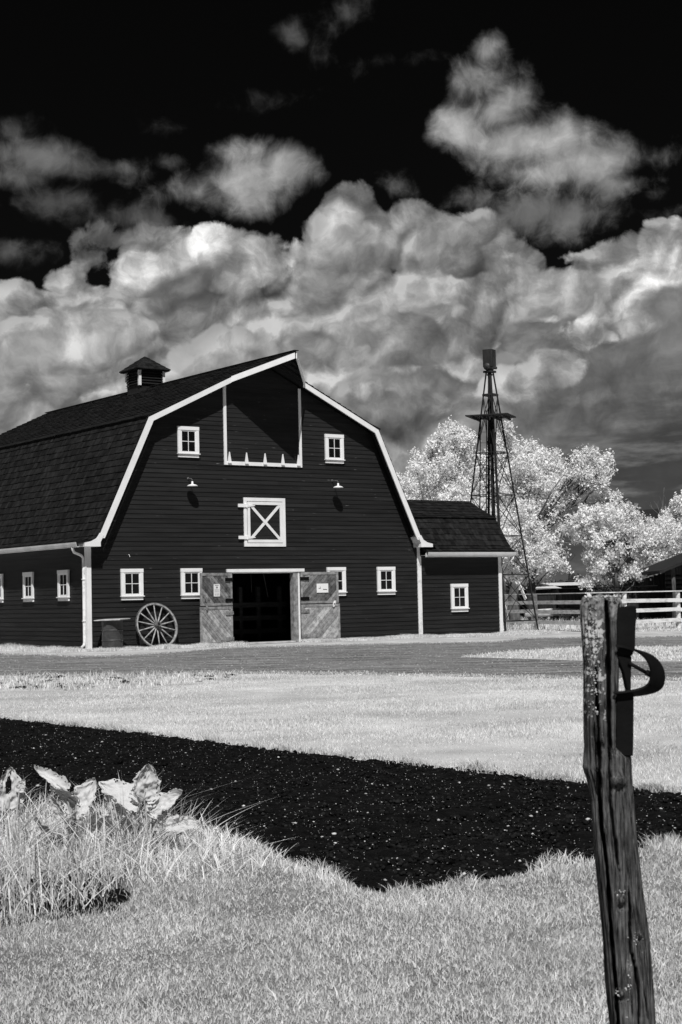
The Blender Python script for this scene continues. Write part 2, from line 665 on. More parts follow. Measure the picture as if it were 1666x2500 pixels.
L_top = [px_st(*p) for p in ((-300, 1596), (0, 1595), (220, 1601), (420, 1593), (560, 1581), (740, 1576), (900, 1572), (1185, 1567), (1275, 1559),
                             (1410, 1556), (1545, 1555), (1666, 1553), (1900, 1550))]
L_bot = [px_st(*p) for p in ((-300, 1652), (0, 1654), (300, 1655), (560, 1646), (850, 1647), (1100, 1651), (1400, 1658), (1666, 1663), (1900, 1668))]
lane_top, lane_bot = rough_line(L_top, .5), rough_line(L_bot, .35)
lane = np.concatenate([lane_top, lane_bot[::-1]])
isl_up = [px_st(*p) for p in ((1125, 1603), (1250, 1591), (1400, 1582), (1666, 1579), (1900, 1578))]
isl_lo = [px_st(*p) for p in ((1900, 1616), (1666, 1616), (1400, 1613), (1250, 1608), (1125, 1605))]
island = np.concatenate([rough_line(isl_up, .3), rough_line(isl_lo, .3)])
S_top = [px_st(*p) for p in ((-400, 1712), (-150, 1735), (0, 1753), (200, 1776), (320, 1789), (637, 1827), (956, 1863), (1275, 1898), (1540, 1926), (1666, 1941), (1950, 1975))]
S_bot = [px_st(*p) for p in ((1950, 1975), (1800, 2010), (1666, 2048), (1540, 2076), (1434, 2104), (1275, 2130), (1126, 2160), (1020, 2182), (903, 2176), (797, 2142), (680, 2102),
                             (595, 2062), (478, 2025), (300, 2010), (0, 2000), (-300, 1990))]
soil_top, soil_bot = rough_line(S_top, .12, 20), rough_line(S_bot, .16, 20)
soil = np.concatenate([soil_top, soil_bot])
sheet('lawn', np.concatenate([soil_top, lane_bot[::-1]]), .0, M_LAWN2)
lawn_poly = [(-14, 2.0), (14, 2.0), (16, 34)] + [tuple(p) for p in lane_bot[::-1]] + [(-16, 26)]
lawn_poly = np.array([(-14., 2.), (14., 2.)] + [tuple(p) for p in lane_bot[::-1]])
sheet('lawn', lawn_poly, -.004, M_LAWN)
sheet('gravel_lane', lane, .004, M_GRAVEL)
sheet('verge', island, .008, M_LAWN2)

# garden bed: a grid of lumpy soil, a little proud of the lawn
tt = np.arange(6.5, 24, .05)
ss = np.arange(-9.5, 9.5, .06)
SS, TT = np.meshgrid(ss, tt)
sf, tf = SS.ravel(), TT.ravel()
ok = inside(soil, sf, tf)
zz = np.array([mnoise.fractal(Vector((a * 3.2, b * 3.2, 0)), .8, 2.1, 5) if o_ else 0 for a, b, o_ in zip(sf, tf, ok)])
okg = ok.reshape(SS.shape)
er = okg.copy()
for dy in (-1, 0, 1):
    for dx in (-1, 0, 1):
        er &= np.roll(np.roll(okg, dy, 0), dx, 1)
zs = np.where(er.ravel(), .014 + zz * .035, .0)
xy = st_xy(sf, tf)
ids = np.arange(len(sf)).reshape(SS.shape)
q = okg[:-1, :-1] & okg[1:, :-1] & okg[:-1, 1:] & okg[1:, 1:]
quads = np.stack([ids[:-1, :-1][q], ids[:-1, 1:][q], ids[1:, 1:][q], ids[1:, :-1][q]], -1)
used = np.unique(quads)
rm = np.zeros(len(sf), int); rm[used] = np.arange(len(used))
tag(np_mesh('garden_soil', np.column_stack([xy, np.maximum(zs, .003)])[used], quads=rm[quads], mat=M_SOIL), kind='structure')

ICO = None


def ico():
    global ICO
    if ICO is None:
        bm = bmesh.new()
        bmesh.ops.create_icosphere(bm, subdivisions=1, radius=1)
        ICO = (np.array([v.co[:] for v in bm.verts]), np.array([[v.index for v in f.verts] for f in bm.faces]))
        bm.free()
    return ICO


def scatter_rocks(name, s, t, size, mat, label, cat, flat=.6, z=.02, jit=.35):
    V, F = ico()
    n = len(s)
    xy = st_xy(s, t)
    sc = size[:, None, None] * np.array([1, 1, flat])[None, None] * rng.uniform(.6, 1.4, (n, 1, 3))
    vv = V[None] * (1 + rng.uniform(-jit, jit, (n, len(V), 1))) * sc
    a = rng.uniform(0, 6.28, n)
    ca, sa = np.cos(a)[:, None], np.sin(a)[:, None]
    x = vv[..., 0] * ca - vv[..., 1] * sa + xy[:, :1]
    y = vv[..., 0] * sa + vv[..., 1] * ca + xy[:, 1:]
    zc = vv[..., 2] + z
    P = np.stack([x, y, zc], -1).reshape(-1, 3)
    T = (F[None] + (np.arange(n) * len(V))[:, None, None]).reshape(-1, 3)
    return tag(np_mesh(name, P, tris=T, mat=mat), label, cat, kind='stuff')


def rand_in(poly, n, box, power=0., tmin=5.):
    """points inside a polygon in (s, t) ground coordinates, thinner with distance when power > 0"""
    S, T = [], []
    got = 0
    while got < n:
        k = int((n - got) * 2 + 1000)
        s = rng.uniform(box[0], box[1], k)
        t = rng.uniform(box[2], box[3], k)
        keep = inside(poly, s, t) & (np.abs(s) < t * .25 + 1.3)
        if power:
            keep &= rng.uniform(0, 1, k) < (tmin / t) ** power
        S.append(s[keep]); T.append(t[keep]); got += keep.sum()
    return np.concatenate(S)[:n], np.concatenate(T)[:n]


s, t = rand_in(soil, 14000, (-9, 9, 6.5, 23), 1.5, 7)
scatter_rocks('soil_clods', s, t, rng.uniform(.004, .019, len(s)), M_CLOD, 'dark crumbly clods covering the tilled garden bed', 'soil', .7, .018)
s, t = rand_in(soil, 4600, (-9, 9, 6.5, 23), 1.2, 7)
sz = .0016 + .0038 * rng.uniform(0, 1, len(s)) ** 2.5 + (rng.uniform(0, 1, len(s)) > .975) * rng.uniform(.004, .011, len(s))
scatter_rocks('pebbles', s, t, sz, M_PEB, 'pale little stones and scraps strewn over the black soil', 'pebbles', .6, .036)
s, t = rand_in(lane, 16000, (-16, 16, 25, 52), 1.5, 25)
scatter_rocks('lane_gravel', s, t, rng.uniform(.006, .022, len(s)), gmat('gravel_stone', .07, .34, 5, .9, island=.5),
              'loose grey stones lying on the gravel lane', 'gravel', .6, .004)


# ------------------------------------------------------------------ grass
def blades(name, s, t, h, w, mat, label, bend=.35, seg=2, z0=0., lean=None, cat='grass', pw=1.8):
    n = len(s)
    xy = st_xy(s, t)
    a = rng.uniform(0, 2 * np.pi, n)            # facing of the blade's flat side
    la = rng.uniform(0, 2 * np.pi, n)
    lm = np.abs(rng.normal(0, bend, n)) * h
    L = np.stack([np.cos(la) * lm, np.sin(la) * lm], -1)
    if lean is not None:
        L = L + np.array(lean)[None] * h[:, None]
    side = np.stack([np.cos(a), np.sin(a)], -1) * (w / 2)[:, None]
    rows = []
    for k in range(seg + 1):
        f = k / seg
        c = xy + L * (f ** pw)
        zc = z0 + h * f * (1 - .12 * f)
        if k < seg:
            wd = (1 - f * .55)
            rows.append(np.concatenate([c - side * wd, zc[:, None]], 1))
            rows.append(np.concatenate([c + side * wd, zc[:, None]], 1))
        else:
            rows.append(np.concatenate([c, zc[:, None]], 1))
    P = np.stack(rows, 1)
    m = P.shape[1]
    base = (np.arange(n) * m)[:, None]
    quads = np.concatenate([base + np.array([2 * k, 2 * k + 1, 2 * k + 3, 2 * k + 2]) for k in range(seg - 1)]) if seg > 1 else None
    tris = base + np.array([m - 3, m - 2, m - 1])
    o = np_mesh(name, P.reshape(-1, 3), tris=tris, quads=quads, mat=mat)
    if label:
        tag(o, label, cat, kind='stuff')
    return o


def nz(s, t, sc, seed=0.):
    return np.array([mnoise.noise(Vector((a * sc, b * sc, seed))) for a, b in zip(s, t)])


near_poly = np.array([(-6., 3.4)] + [(6., 3.4), (6., 9.)] + [(9., 13.)] + [tuple(p) for p in soil_bot] + [(-9., 9.)])
GD = 1.0
s, t = rand_in(near_poly, int(330000 * GD), (-4, 4, 3.8, 13), 1.6, 5)
_o = ~inside(np.array([px_st(*p) for p in ((60, 2150), (240, 2135), (330, 2150), (320, 2205), (180, 2228), (40, 2232), (-200, 2250), (-200, 2180))]), s, t)
_o |= rng.uniform(0, 1, len(s)) < .12
s, t = s[_o], t[_o]
k = nz(s, t, 1.6)
k2 = nz(s, t, .55, 12)
h = rng.uniform(.009, .032, len(s)) * (1 + k * .7 + k2 * .25)
blades('lawn_grass', s, t, h, rng.uniform(.0022, .0046, len(s)) * np.sqrt(t / 6), M_BLADE, 'short bright grass of the near lawn around the old post', .75)
# wider clover-like flecks
s, t = rand_in(near_poly, 900, (-4, 4, 4, 13), 1.6, 5)
blades('lawn_weeds', s, t, rng.uniform(.03, .06, len(s)), rng.uniform(.005, .010, len(s)), M_BLADE, 'broader pale weed leaves among the near lawn grass', .9)

far_poly = np.concatenate([soil_top, lane_bot[::-1]])
s, t = rand_in(far_poly, int(150000 * GD), (-9, 9, 10.5, 31), 1.4, 11)
k = nz(s, t, .5, 4)
sel = rng.uniform(0, 1, len(s)) < .75 + k * .8
s, t, k = s[sel], t[sel], k[sel]
blades('mid_lawn_grass', s, t, rng.uniform(.014, .036, len(s)) * (1 + k * .9), rng.uniform(.003, .008, len(s)) * np.sqrt(t / 14), M_BLADE,
       'short bright grass between the soil bed and the gravel lane', .6)
# ragged weeds along the lane on the left
strip = np.array([px_st(*p) for p in ((-200, 1690), (300, 1684), (470, 1668), (590, 1650), (590, 1644), (0, 1650), (-200, 1652))])
s, t = rand_in(strip, 9000, (-9, 1, 20, 33))
k = nz(s, t, 2.2, 8)
sel = k > -.1
s, t, k = s[sel], t[sel], k[sel]
blades('lane_weeds', s, t, rng.uniform(.04, .12, len(s)) * (1 + k), rng.uniform(.008, .02, len(s)), M_BLADE_D, 'ragged weeds along the near edge of the gravel lane', .7)
s, t = rand_in(strip, 160, (-9, 1, 20, 33))
scatter_rocks('edge_soil', s, t, rng.uniform(.03, .12, len(s)), M_CLOD, 'dark bare earth lumps among the weeds beside the lane', 'soil', .35, .0)
# fringe of longer grass along both edges of the bed
for nm, line, cnt, hh, off, lab in (('bed_edge_grass', soil_bot, 6500, (.015, .065), -.05, 'longer grass hanging over the near edge of the soil bed'),
                                    ('far_edge_grass', soil_top, 12000, (.03, .10), -.01, 'grass fringe along the far edge of the soil bed')):
    i = rng.integers(0, len(line) - 1, cnt)
    f = rng.uniform(0, 1, cnt)
    p = line[i] * (1 - f[:, None]) + line[i + 1] * f[:, None]
    k = nz(p[:, 0], p[:, 0] * 0, 3.1, 2)
    if nm == 'bed_edge_grass':
        ok_ = k > -.05
        p, k = p[ok_], k[ok_]
        cnt = len(p)
        k = k * 1.5
    o_ = off + rng.normal(0, .06, cnt)
    o_ = o_ * (1.4 if nm == 'bed_edge_grass' else 1) + (.12 * nz(p[:, 0], p[:, 1], 2.3, 7) if nm == 'bed_edge_grass' else 0)
    blades(nm, p[:, 0], p[:, 1] + o_, rng.uniform(hh[0], hh[1], cnt) * (1 + k * 1.2), rng.uniform(.003, .007, cnt), M_BLADE_D, lab, .75, 3)

for nm, line, lab in (('lane_edge_grass', lane_bot, 'thin grass straying over the near edge of the gravel lane'), ('lane_far_grass', lane_top, 'thin grass straying over the far edge of the gravel lane')):
    cnt = 9000
    i = rng.integers(0, len(line) - 1, cnt)
    f = rng.uniform(0, 1, cnt)
    p = line[i] * (1 - f[:, None]) + line[i + 1] * f[:, None]
    sg = 1 if nm == 'lane_edge_grass' else -1
    o_ = sg * (np.abs(rng.normal(0, .5, cnt)) + .5 * nz(p[:, 0], p[:, 1], .8, 7) - .1)
    blades(nm, p[:, 0], p[:, 1] + o_, rng.uniform(.015, .05, cnt), rng.uniform(.01, .022, cnt), M_BLADE, lab, .7)

# the tall tuft at the left
tall_poly = np.array([px_st(*p) for p in ((-500, 2015), (0, 2010), (300, 2010), (480, 2030), (600, 2060), (700, 2095), (640, 2125), (480, 2150), (300, 2170), (250, 2215), (130, 2235), (0, 2245), (-500, 2300))])
sheet('tuft_soil', np.array([px_st(*p) for p in ((-500, 2030), (0, 2030), (300, 2035), (400, 2070), (380, 2110), (300, 2150), (250, 2200), (130, 2222), (0, 2232), (-500, 2285))]), .002, M_SOIL)
s, t = rand_in(tall_poly, 8200, (-5, 0, 6.3, 11.6))
s0 = px_st(700, 2090)[0]
fall_ = np.clip((s0 - s) / 1.1, .22, 1.0)
h = (.07 + .27 * rng.uniform(0, 1, len(s)) ** 1.3) * fall_ ** .8
kk = nz(s, t, 2.6, 6)
gap = inside(np.array([px_st(*p) for p in ((60, 2150), (240, 2135), (330, 2150), (320, 2205), (180, 2232), (40, 2235), (-200, 2260), (-200, 2180))]), s, t)
sel = (kk > -.30) & (~gap | (rng.uniform(0, 1, len(s)) < .35))
s, t, h = s[sel], t[sel], h[sel] * (1 + kk[sel] * .5)
blades('tall_grass', s, t, h, rng.uniform(.003, .009, len(s)), M_BLADE_D, 'tall unmown grass growing around the broad leaves at lower left', 1.0, 6, pw=1.3)
s, t = rand_in(tall_poly, 3200, (-5, 0, 6.3, 11.6))
blades('low_grass', s, t, rng.uniform(.03, .10, len(s)), rng.uniform(.003, .008, len(s)), M_BLADE_D, 'low tangled grass at the foot of the tall grass', 1.1, 3)
s, t = rand_in(tall_poly, 26, (-5, 0, 6.3, 11.6))
blades('seed_stalks', s, t, rng.uniform(.3, .55, len(s)), np.full(len(s), .0035), M_BLADE_D, 'a few thin stalks rising above the tall grass', .35, 6)
patch = np.array([px_st(*p) for p in ((-400, 2235), (60, 2215), (200, 2190), (290, 2160), (320, 2185), (290, 2222), (180, 2240), (0, 2262), (-400, 2320))])
sheet('bare_earth', patch, .004, M_SOIL)


# grass skirts at the foot of the barn, and long field grass beyond the fence
def skirt(name, pts, width, n, h, label):
    pts = [np.array(p) for p in pts]
    seglen = [np.linalg.norm(pts[i + 1] - pts[i]) for i in range(len(pts) - 1)]
    i = rng.choice(len(seglen), n, p=np.array(seglen) / sum(seglen))
    f = rng.uniform(0, 1, n)
    A, B = np.array(pts)[i], np.array(pts)[i + 1]
    p = A + (B - A) * f[:, None] + (rng.uniform(0, 1, (n, 1)) ** 1.4) * np.array(width)[None] + rng.normal(0, .02, (n, 2))
    d = p - G_O
    s, t = d @ G_R, d @ G_F
    k = nz(p[:, 0], p[:, 1], 1.1, 5)
    blades(name, s, t, rng.uniform(h[0], h[1], n) * (.75 + k * .9), rng.uniform(.008, .018, n), M_BLADE, label, .7)


skirt('barn_foot_grass', [(-.3, -.25), (5.0, -.25)], (0, -1.2), 16000, (.05, .17), 'bright grass along the barn foot left of the doorway')
skirt('barn_foot_grass', [(7.9, -.12), (13.2, -.15)], (0, -1.2), 16000, (.05, .15), 'bright grass along the barn foot right of the doorway')
skirt('annex_foot_grass', [(13.2, -.12), (17.6, -.12)], (0, -2.6), 16000, (.04, .12), 'bright grass along the foot of the low side wing')
skirt('side_foot_grass', [(-.3, -.8), (-.3, 9)], (-1.2, 0), 14000, (.06, .20), 'bright grass along the long left side of the barn')
far_field = np.array([px_st(*p) for p in ((1130, 1552), (1240, 1545), (1410, 1541), (1545, 1543), (1800, 1540), (1800, 1478), (1000, 1478))])


def rand_box(poly, n):
    b = poly.min(0), poly.max(0)
    S, T, got = [], [], 0
    while got < n:
        s = rng.uniform(b[0][0], b[1][0], n * 2); t = rng.uniform(b[0][1], b[1][1], n * 2)
        k = inside(poly, s, t) & (rng.uniform(0, 1, n * 2) < (60 / t) ** 2.0)
        S.append(s[k]); T.append(t[k]); got += k.sum()
    return np.concatenate(S)[:n], np.concatenate(T)[:n]


s, t = rand_box(far_field, 30000)
near_f = t < 63
h = np.where(near_f, rng.uniform(.03, .10, len(s)), rng.uniform(.15, .42, len(s)))
blades('field_grass', s, t, h, rng.uniform(.02, .04, len(s)), M_BLADE, 'long pale grass in the paddock beyond the rail fence', .4)
isl_s, isl_t = rand_in(island, 6000, (2, 16, 30, 50))
blades('verge_grass', isl_s, isl_t, rng.uniform(.04, .09, len(isl_s)), rng.uniform(.012, .03, len(isl_s)), M_BLADE, 'pale grass island between the two gravel tracks', .6)

# ------------------------------------------------------------------ barn
M = 6.6
W = 13.2
RZ, BX, BZ = 9.57, 4.58, 7.39
KU = (RZ - BZ) / BX
KL = (6.42 - BX) / (BZ - 3.56)
LEN = 16.5
barn = thing('barn', 'big dark gambrel-roofed barn with white trim and open double doors', 'barn')


def half(z):
    if z < 3.30:
        return M
    if z < BZ - .12:
        return min(M, BX - .05 + (BZ - .12 - z) * KL)
    return max(.02, (RZ - .14 - z) / KU)


def clap(mb, along, z0, z1, extent, holes=(), e=.148, out=.022, face=None):
    """clapboards as real lapped boards. face(u, depth, z) -> point; extent(z) -> (u0, u1)"""
    z = z0
    r = random.Random(3)
    while z < z1 - 1e-4:
        zt = min(z + e, z1)
        a0, a1 = extent(z + .002), extent(zt - .002)
        spans = [(a0[0], a0[1], a1[0], a1[1])]
        for (h0, h1, hz0, hz1) in holes:
            if z < hz1 - .01 and zt > hz0 + .01:
                ns = []
                for (p, q, p2, q2) in spans:
                    if q <= h0 or p >= h1:
                        ns.append((p, q, p2, q2))
                    else:
                        if p < h0: ns.append((p, h0, p2, h0))
                        if q > h1: ns.append((h1, q, h1, q2))
                spans = ns
        for (p, q, p2, q2) in spans:
            # random butt joints
            cuts = [0.]
            x = p + r.uniform(1.5, 5)
            while x < q - 1:
                cuts.append((x - p) / (q - p)); x += r.uniform(3, 5)
            cuts.append(1.)
            for c0, c1 in zip(cuts[:-1], cuts[1:]):
                o = out * r.uniform(.88, 1.12)
                A, B = p + (q - p) * c0, p + (q - p) * c1 - .002
                C, D = p2 + (q2 - p2) * c0, p2 + (q2 - p2) * c1 - .002
                mb.poly([face(A, o, z), face(B, o, z), face(D, .004, zt), face(C, .004, zt)])
                mb.poly([face(A, 0, z), face(B, 0, z), face(B, o, z), face(A, o, z)])
        z = zt


front = lambda u, d, z: (u, -d, z)
left = lambda u, d, z: (-d, -u, z)             # u runs from -LEN (back) to 0 (front)
DX0, DX1, DZ1 = 5.21, 7.86, 2.40
mb = MB()
clap(mb, 0, 0, 9.36, lambda z: (M - half(z), M + half(z)), [(DX0, DX1, -1, DZ1)], face=front)
# backing
hs = [0, DZ1, 3.3, 4, 5, 6, BZ - .12, 8, 9, 9.38]
for a, b in zip(hs[:-1], hs[1:]):
    if b <= DZ1:
        mb.poly([(0, .01, a), (DX0, .01, a), (DX0, .01, b), (0, .01, b)])
        mb.poly([(DX1, .01, a), (W, .01, a), (W, .01, b), (DX1, .01, b)])
    else:
        mb.poly([(M - half(a + .001), .01, a), (M + half(a + .001), .01, a), (M + half(b - .001), .01, b), (M - half(b - .001), .01, b)])
tag(mb.build('wall', M_SID, barn), 'dark clapboard gable front')
mb = MB()
clap(mb, 0, 0, 3.32, lambda z: (-LEN, 0), face=left)
mb.poly([(.01, LEN, 0), (.01, 0, 0), (.01, 0, 3.4), (.01, LEN, 3.4)])
tag(mb.build('wall', M_SIDC, barn), 'dark clapboard long side wall')
mb = MB()
mb.box(W - .02, W, 0.02, LEN, 0, 3.4)
mb.extrude([(0, LEN, 0), (W, LEN, 0), (W, LEN, 3.3), (M + BX, LEN, BZ - .12), (M, LEN, RZ - .15), (M - BX, LEN, BZ - .12), (0, LEN, 3.3)], (0, .03, 0))
tag(mb.build('wall', M_SIDC, barn), 'rear and far walls')

# roof: deck plus individually laid shingles
PROF = [(0., RZ), (BX, BZ), (6.42, 3.56), (6.62, 3.42), (7.12, 3.365)]


def shingles(mb, p0, p1, y0f, y1f, expo, side, X0=M, r=None, th=.028, wid=.24):
    """courses from p1 (low) to p0 (high) on one slope; y0f/y1f give the run at a distance s down the slope"""
    r = r or random.Random(5)
    p0, p1 = Vector((p0[0], p0[1])), Vector((p1[0], p1[1]))
    L = (p1 - p0).length
    d = (p1 - p0) / L
    nrm = Vector((-d.y, d.x))
    if nrm.y < 0: nrm = -nrm
    n = max(1, round(L / expo))
    ex = L / n
    for i in range(n):
        s1 = L - i * ex
        s0 = s1 - ex - .03
        ya, yb = y0f(s1), y1f(s1)
        if s0 < 0: s0 = 0
        y = ya + r.uniform(-.1, 0)
        y = ya
        while y < yb:
            w_ = r.uniform(.6, 1.3) * wid
            ye = min(y + w_, yb)
            if yb - ye < .06: ye = yb
            t_ = th * r.uniform(.75, 1.35)
            se = s1 + r.uniform(-.012, .012)
            a = p0 + d * s0 + nrm * .002
            b = p0 + d * se + nrm * .004
            bt = p0 + d * se + nrm * (.004 + t_)
            at_ = p0 + d * s0 + nrm * .008
            X = lambda q: X0 + side * q.x
            pts = [(X(b), y, b.y), (X(b), ye - .004, b.y), (X(a), ye - .004, a.y), (X(a), y, a.y),
                   (X(bt), y, bt.y), (X(bt), ye - .004, bt.y), (X(at_), ye - .004, at_.y), (X(at_), y, at_.y)]
            mb.hexa(pts)
            y = ye


OV = .42
mb = MB()
for side in (-1, 1):
    for (a, b) in zip(PROF[:-1], PROF[1:]):
        ex = .255
        shingles(mb, a, b, lambda s: -OV, lambda s: LEN + .3, ex if (b[0] - a[0]) > .5 else .2, side)
mb.box(M - .1, M + .1, -OV, LEN + .3, RZ + .012, RZ + .035)
for side in (-1, 1):
    shingles(mb, (BX - .22, BZ + .22 * KU + .024), (BX + .10, BZ - .10 * KU + .024), lambda s: -OV, lambda s: LEN + .3, .4, side)
roof = tag(mb.build('roof', M_ROOF, barn), 'dark shingled gambrel roof')
mb = MB()
TH = .07
for side in (-1, 1):
    for (a, b) in zip(PROF[:-1], PROF[1:]):
        mb.extrude([(M + side * a[0], -OV + .02, a[1]), (M + side * b[0], -OV + .02, b[1]), (M + side * b[0], -OV + .02, b[1] - TH), (M + side * a[0], -OV + .02, a[1] - TH)], (0, LEN + .3 + OV - .04, 0))
mb.build('deck', M_CAP, roof)

# hay hood
HW, HY = 1.44, -2.10
hz = RZ - HW * KU
hl = math.hypot(HW, HW * KU)
mb = MB()
for side in (-1, 1):
    shingles(mb, (0, RZ), (HW, hz), lambda s: -OV + (HY + OV) * max(0, 1 - s / hl), lambda s: -OV, .27, side, r=random.Random(9))
mb.box(M - .09, M + .09, HY - .03, -OV, RZ + .012, RZ + .034)
hood = tag(mb.build('hay_hood', M_ROOF, barn), 'pointed hay hood jutting out under the ridge')
mb = MB()
for side in (-1, 1):
    t3 = [(M, -OV, RZ - .01), (M + side * HW, -OV, hz - .01), (M, HY, RZ - .01)]
    mb.extrude(t3, (0, 0, -.05))
mb.bar((M, -.02, RZ - .30), (M, HY + .35, RZ - .30), .07, .09)
for yy in (-.75, -1.15, -1.5):
    hw_ = HW * (1 - (-OV - yy) / (-OV - HY)) if yy < -OV else HW
    for side in (-1, 1):
        mb.bar((M, yy, RZ - .10), (M + side * hw_ * .95, yy, RZ - .10 - hw_ * .95 * KU), .05, .09)
    mb.bar((M - .25, yy, RZ - .25), (M + .25, yy, RZ - .25), .04, .06)
tag(mb.build('hood_soffit', M_CAP, hood))


def fascia(mb, a, b, drop, thick=.035):
    a, b = Vector(a), Vector(b)
    d = (b - a).normalized()
    nin = Vector((0, 0, -drop))
    n = d.cross(Vector((0, 0, 1))).normalized()
    mb.extrude([a, b, b + nin, a + nin], n * thick)


mb = MB()
for side in (-1, 1):
    A = (M + side * (HW + .02), -OV - .01, hz - .035)
    B = (M + side * .015, HY + .03, RZ - .05)
    if side < 0:
        fascia(mb, A, B, .19)
    else:
        fascia(mb, B, A, .19)
tag(mb.build('hood_fascia', M_WHITE, hood))

# white rake boards on the front verge
Y0, Y1 = -OV - .035, -OV + .012


def rake(mb, a, b, wd):
    a, b = Vector((a[0], a[1])), Vector((b[0], b[1]))
    d = (b - a).normalized()
    n = Vector((-d.y, d.x))
    if n.y > 0: n = -n
    return a, b, n * wd, d


for side in (-1, 1):
    g0 = .045
    mb = MB()
    X = lambda x: M + side * x
    # upper rake from hood to break
    p0, p1 = (HW - .02, RZ - (HW - .02) * KU - g0), (BX, BZ - g0)
    wd = .155
    mb.extrude([(X(p0[0]), Y0, p0[1]), (X(p1[0]), Y0, p1[1]), (X(p1[0] - .11), Y0, p1[1] - wd * .85), (X(p0[0]), Y0, p0[1] - wd * 1.12)], (0, Y1 - Y0, 0))
    q0, q1 = (BX - .004, BZ - g0 - .004), (6.36, 3.60)
    mb.extrude([(X(q0[0]), Y0 - .003, q0[1]), (X(q1[0]), Y0 - .003, q1[1]), (X(q1[0] - .02), Y0 - .003, q1[1] - .12), (X(q1[0] - .15), Y0 - .003, q1[1] - .12), (X(q0[0] - .155), Y0 - .003, q0[1] - .10)], (0, Y1 - Y0, 0))
    # cornice return box with swept top
    pf = [(6.36, 3.22), (6.90, 3.22), (6.90, 3.335), (6.66, 3.385), (6.48, 3.475), (6.37, 3.64), (6.24, 3.58), (6.36, 3.36)]
    mb.extrude([(X(p[0]), -OV - .05, p[1]) for p in pf], (0, OV + .03, 0))
    tag(mb.build('rake_board', M_WHITE, barn), 'white rake trim down the %s side of the gambrel front' % ('left' if side < 0 else 'right'))

# eave fascia, gutter and downspout on the left side
mb = MB()
mb.box(-.425, -.385, -.02, LEN + .2, 3.215, 3.345)
mb.box(-.385, -.02, .0, LEN + .2, 3.235, 3.25)
tag(mb.build('soffit', M_WORN, barn), 'boxed eave of the long side')
gpf = [(-.345, 3.33), (-.345, 3.21), (-.40, 3.185), (-.455, 3.22), (-.475, 3.29), (-.48, 3.345), (-.465, 3.345), (-.455, 3.30), (-.44, 3.235), (-.40, 3.205), (-.36, 3.225), (-.355, 3.33)]
mb = MB()
mb.extrude([(p[0] - .085, -.36, p[1] + .012) for p in gpf], (0, LEN + .46, 0))
gut = tag(mb.build('gutter', M_GUT, barn), 'long pale gutter')
mb = MB()
mb.tube([(-.49, .0, 3.23), (-.49, .0, 3.14), (-.43, .04, 3.06), (-.15, .10, 2.96), (-.08, .11, 2.88), (-.075, .11, 2.7), (-.075, .11, .28), (-.10, .10, .17), (-.2, .06, .10)], .042, 10)
for z_ in (2.2, .9):
    mb.box(-.125, -.02, .055, .165, z_, z_ + .03)
mb.build('downspout', M_WORN, gut, smooth=True)

# corner boards
mb = MB()
mb.box(-.045, .115, -.045, -.004, 0, 3.22)
mb.box(-.045, -.004, -.004, .10, 0, 3.22)
tag(mb.build('corner_board', M_WHITE, barn))
mb = MB()
mb.box(W - .09, W + .03, -.045, -.004, 0, 3.22)
tag(mb.build('corner_board', M_WORN, barn))


# windows
def window(parent, loc, rz, w=.786, h=.99, dark=False):
    fr = MB()
    c = .105
    hd = .115
    y = -.062
    fr.box(-w / 2 - .006, w / 2 + .006, y - .008, -.004, h - hd, h)                       # head
    fr.box(-w / 2, -w / 2 + c, y, -.004, .125, h - hd - .001)                     # sides
    fr.box(w / 2 - c, w / 2, y, -.004, .125, h - hd - .001)
    fr.box(-w / 2 + .008, w / 2 - .008, y + .006, -.004, 0, .092)                 # apron
    o = fr.build('window', M_WHITE, parent)
    o.location = loc
    o.rotation_euler = (0, 0, rz)
    s = MB()
    s.box(-w / 2 - .02, w / 2 + .02, -.105, -.004, .105, .132)
    s.build('sill', M_WHITE, o)
    s = MB()
    xi = w / 2 - c - .001
    z0, z1 = .133, h - hd - .001
    f = .042
    ys, ye = -.048, -.022
    s.box(-xi, xi, ys, ye, z1 - f, z1)
    s.box(-xi, xi, ys, ye, z0, z0 + f * 1.6)
    s.box(-xi, -xi + f, ys, ye, z0 + f * 1.6, z1 - f)
    s.box(xi - f, xi, ys, ye, z0 + f * 1.6, z1 - f)
    za, zb = z0 + f * 1.6, z1 - f
    zm = (za + zb) / 2
    s.box(-.010, .010, ys + .004, ye, za, zb)
    s.box(-xi + f, -.0101, ys + .004, ye, zm - .010, zm + .010)
    s.box(.0101, xi - f, ys + .004, ye, zm - .010, zm + .010)
    s.build('sash', M_WHITE, o)
    s = MB()
    s.poly([(-xi, -.030, z0), (xi, -.030, z0), (xi, -.027, z1), (-xi, -.027, z1)])
    s.build('pane', M_GLASS, o)
    return o


YF = -.02
tag(window(barn, (M - 5.067, YF, 1.541), 0), 'white window above the wagon wheel')
tag(window(barn, (M - 2.895, YF, 1.541), 0), 'white window partly behind the left door leaf')
tag(window(barn, (M + 2.895, YF, 1.541), 0), 'white window mostly hidden by the right door leaf')
tag(window(barn, (M + 5.067, YF, 1.541), 0), 'white window near the right corner of the front')
tag(window(barn, (M - 2.928, YF, 6.145), 0, .786, 1.01), 'upper white window left of the tall panel')
tag(window(barn, (M + 2.928, YF, 6.145), 0, .786, 1.01), 'upper white window right of the tall panel')
for i, yy in enumerate((1.579, 4.231, 6.705, 9.3, 11.9, 14.4)):
    window(barn, (YF, yy, 1.557), R(-90), .764, .99)

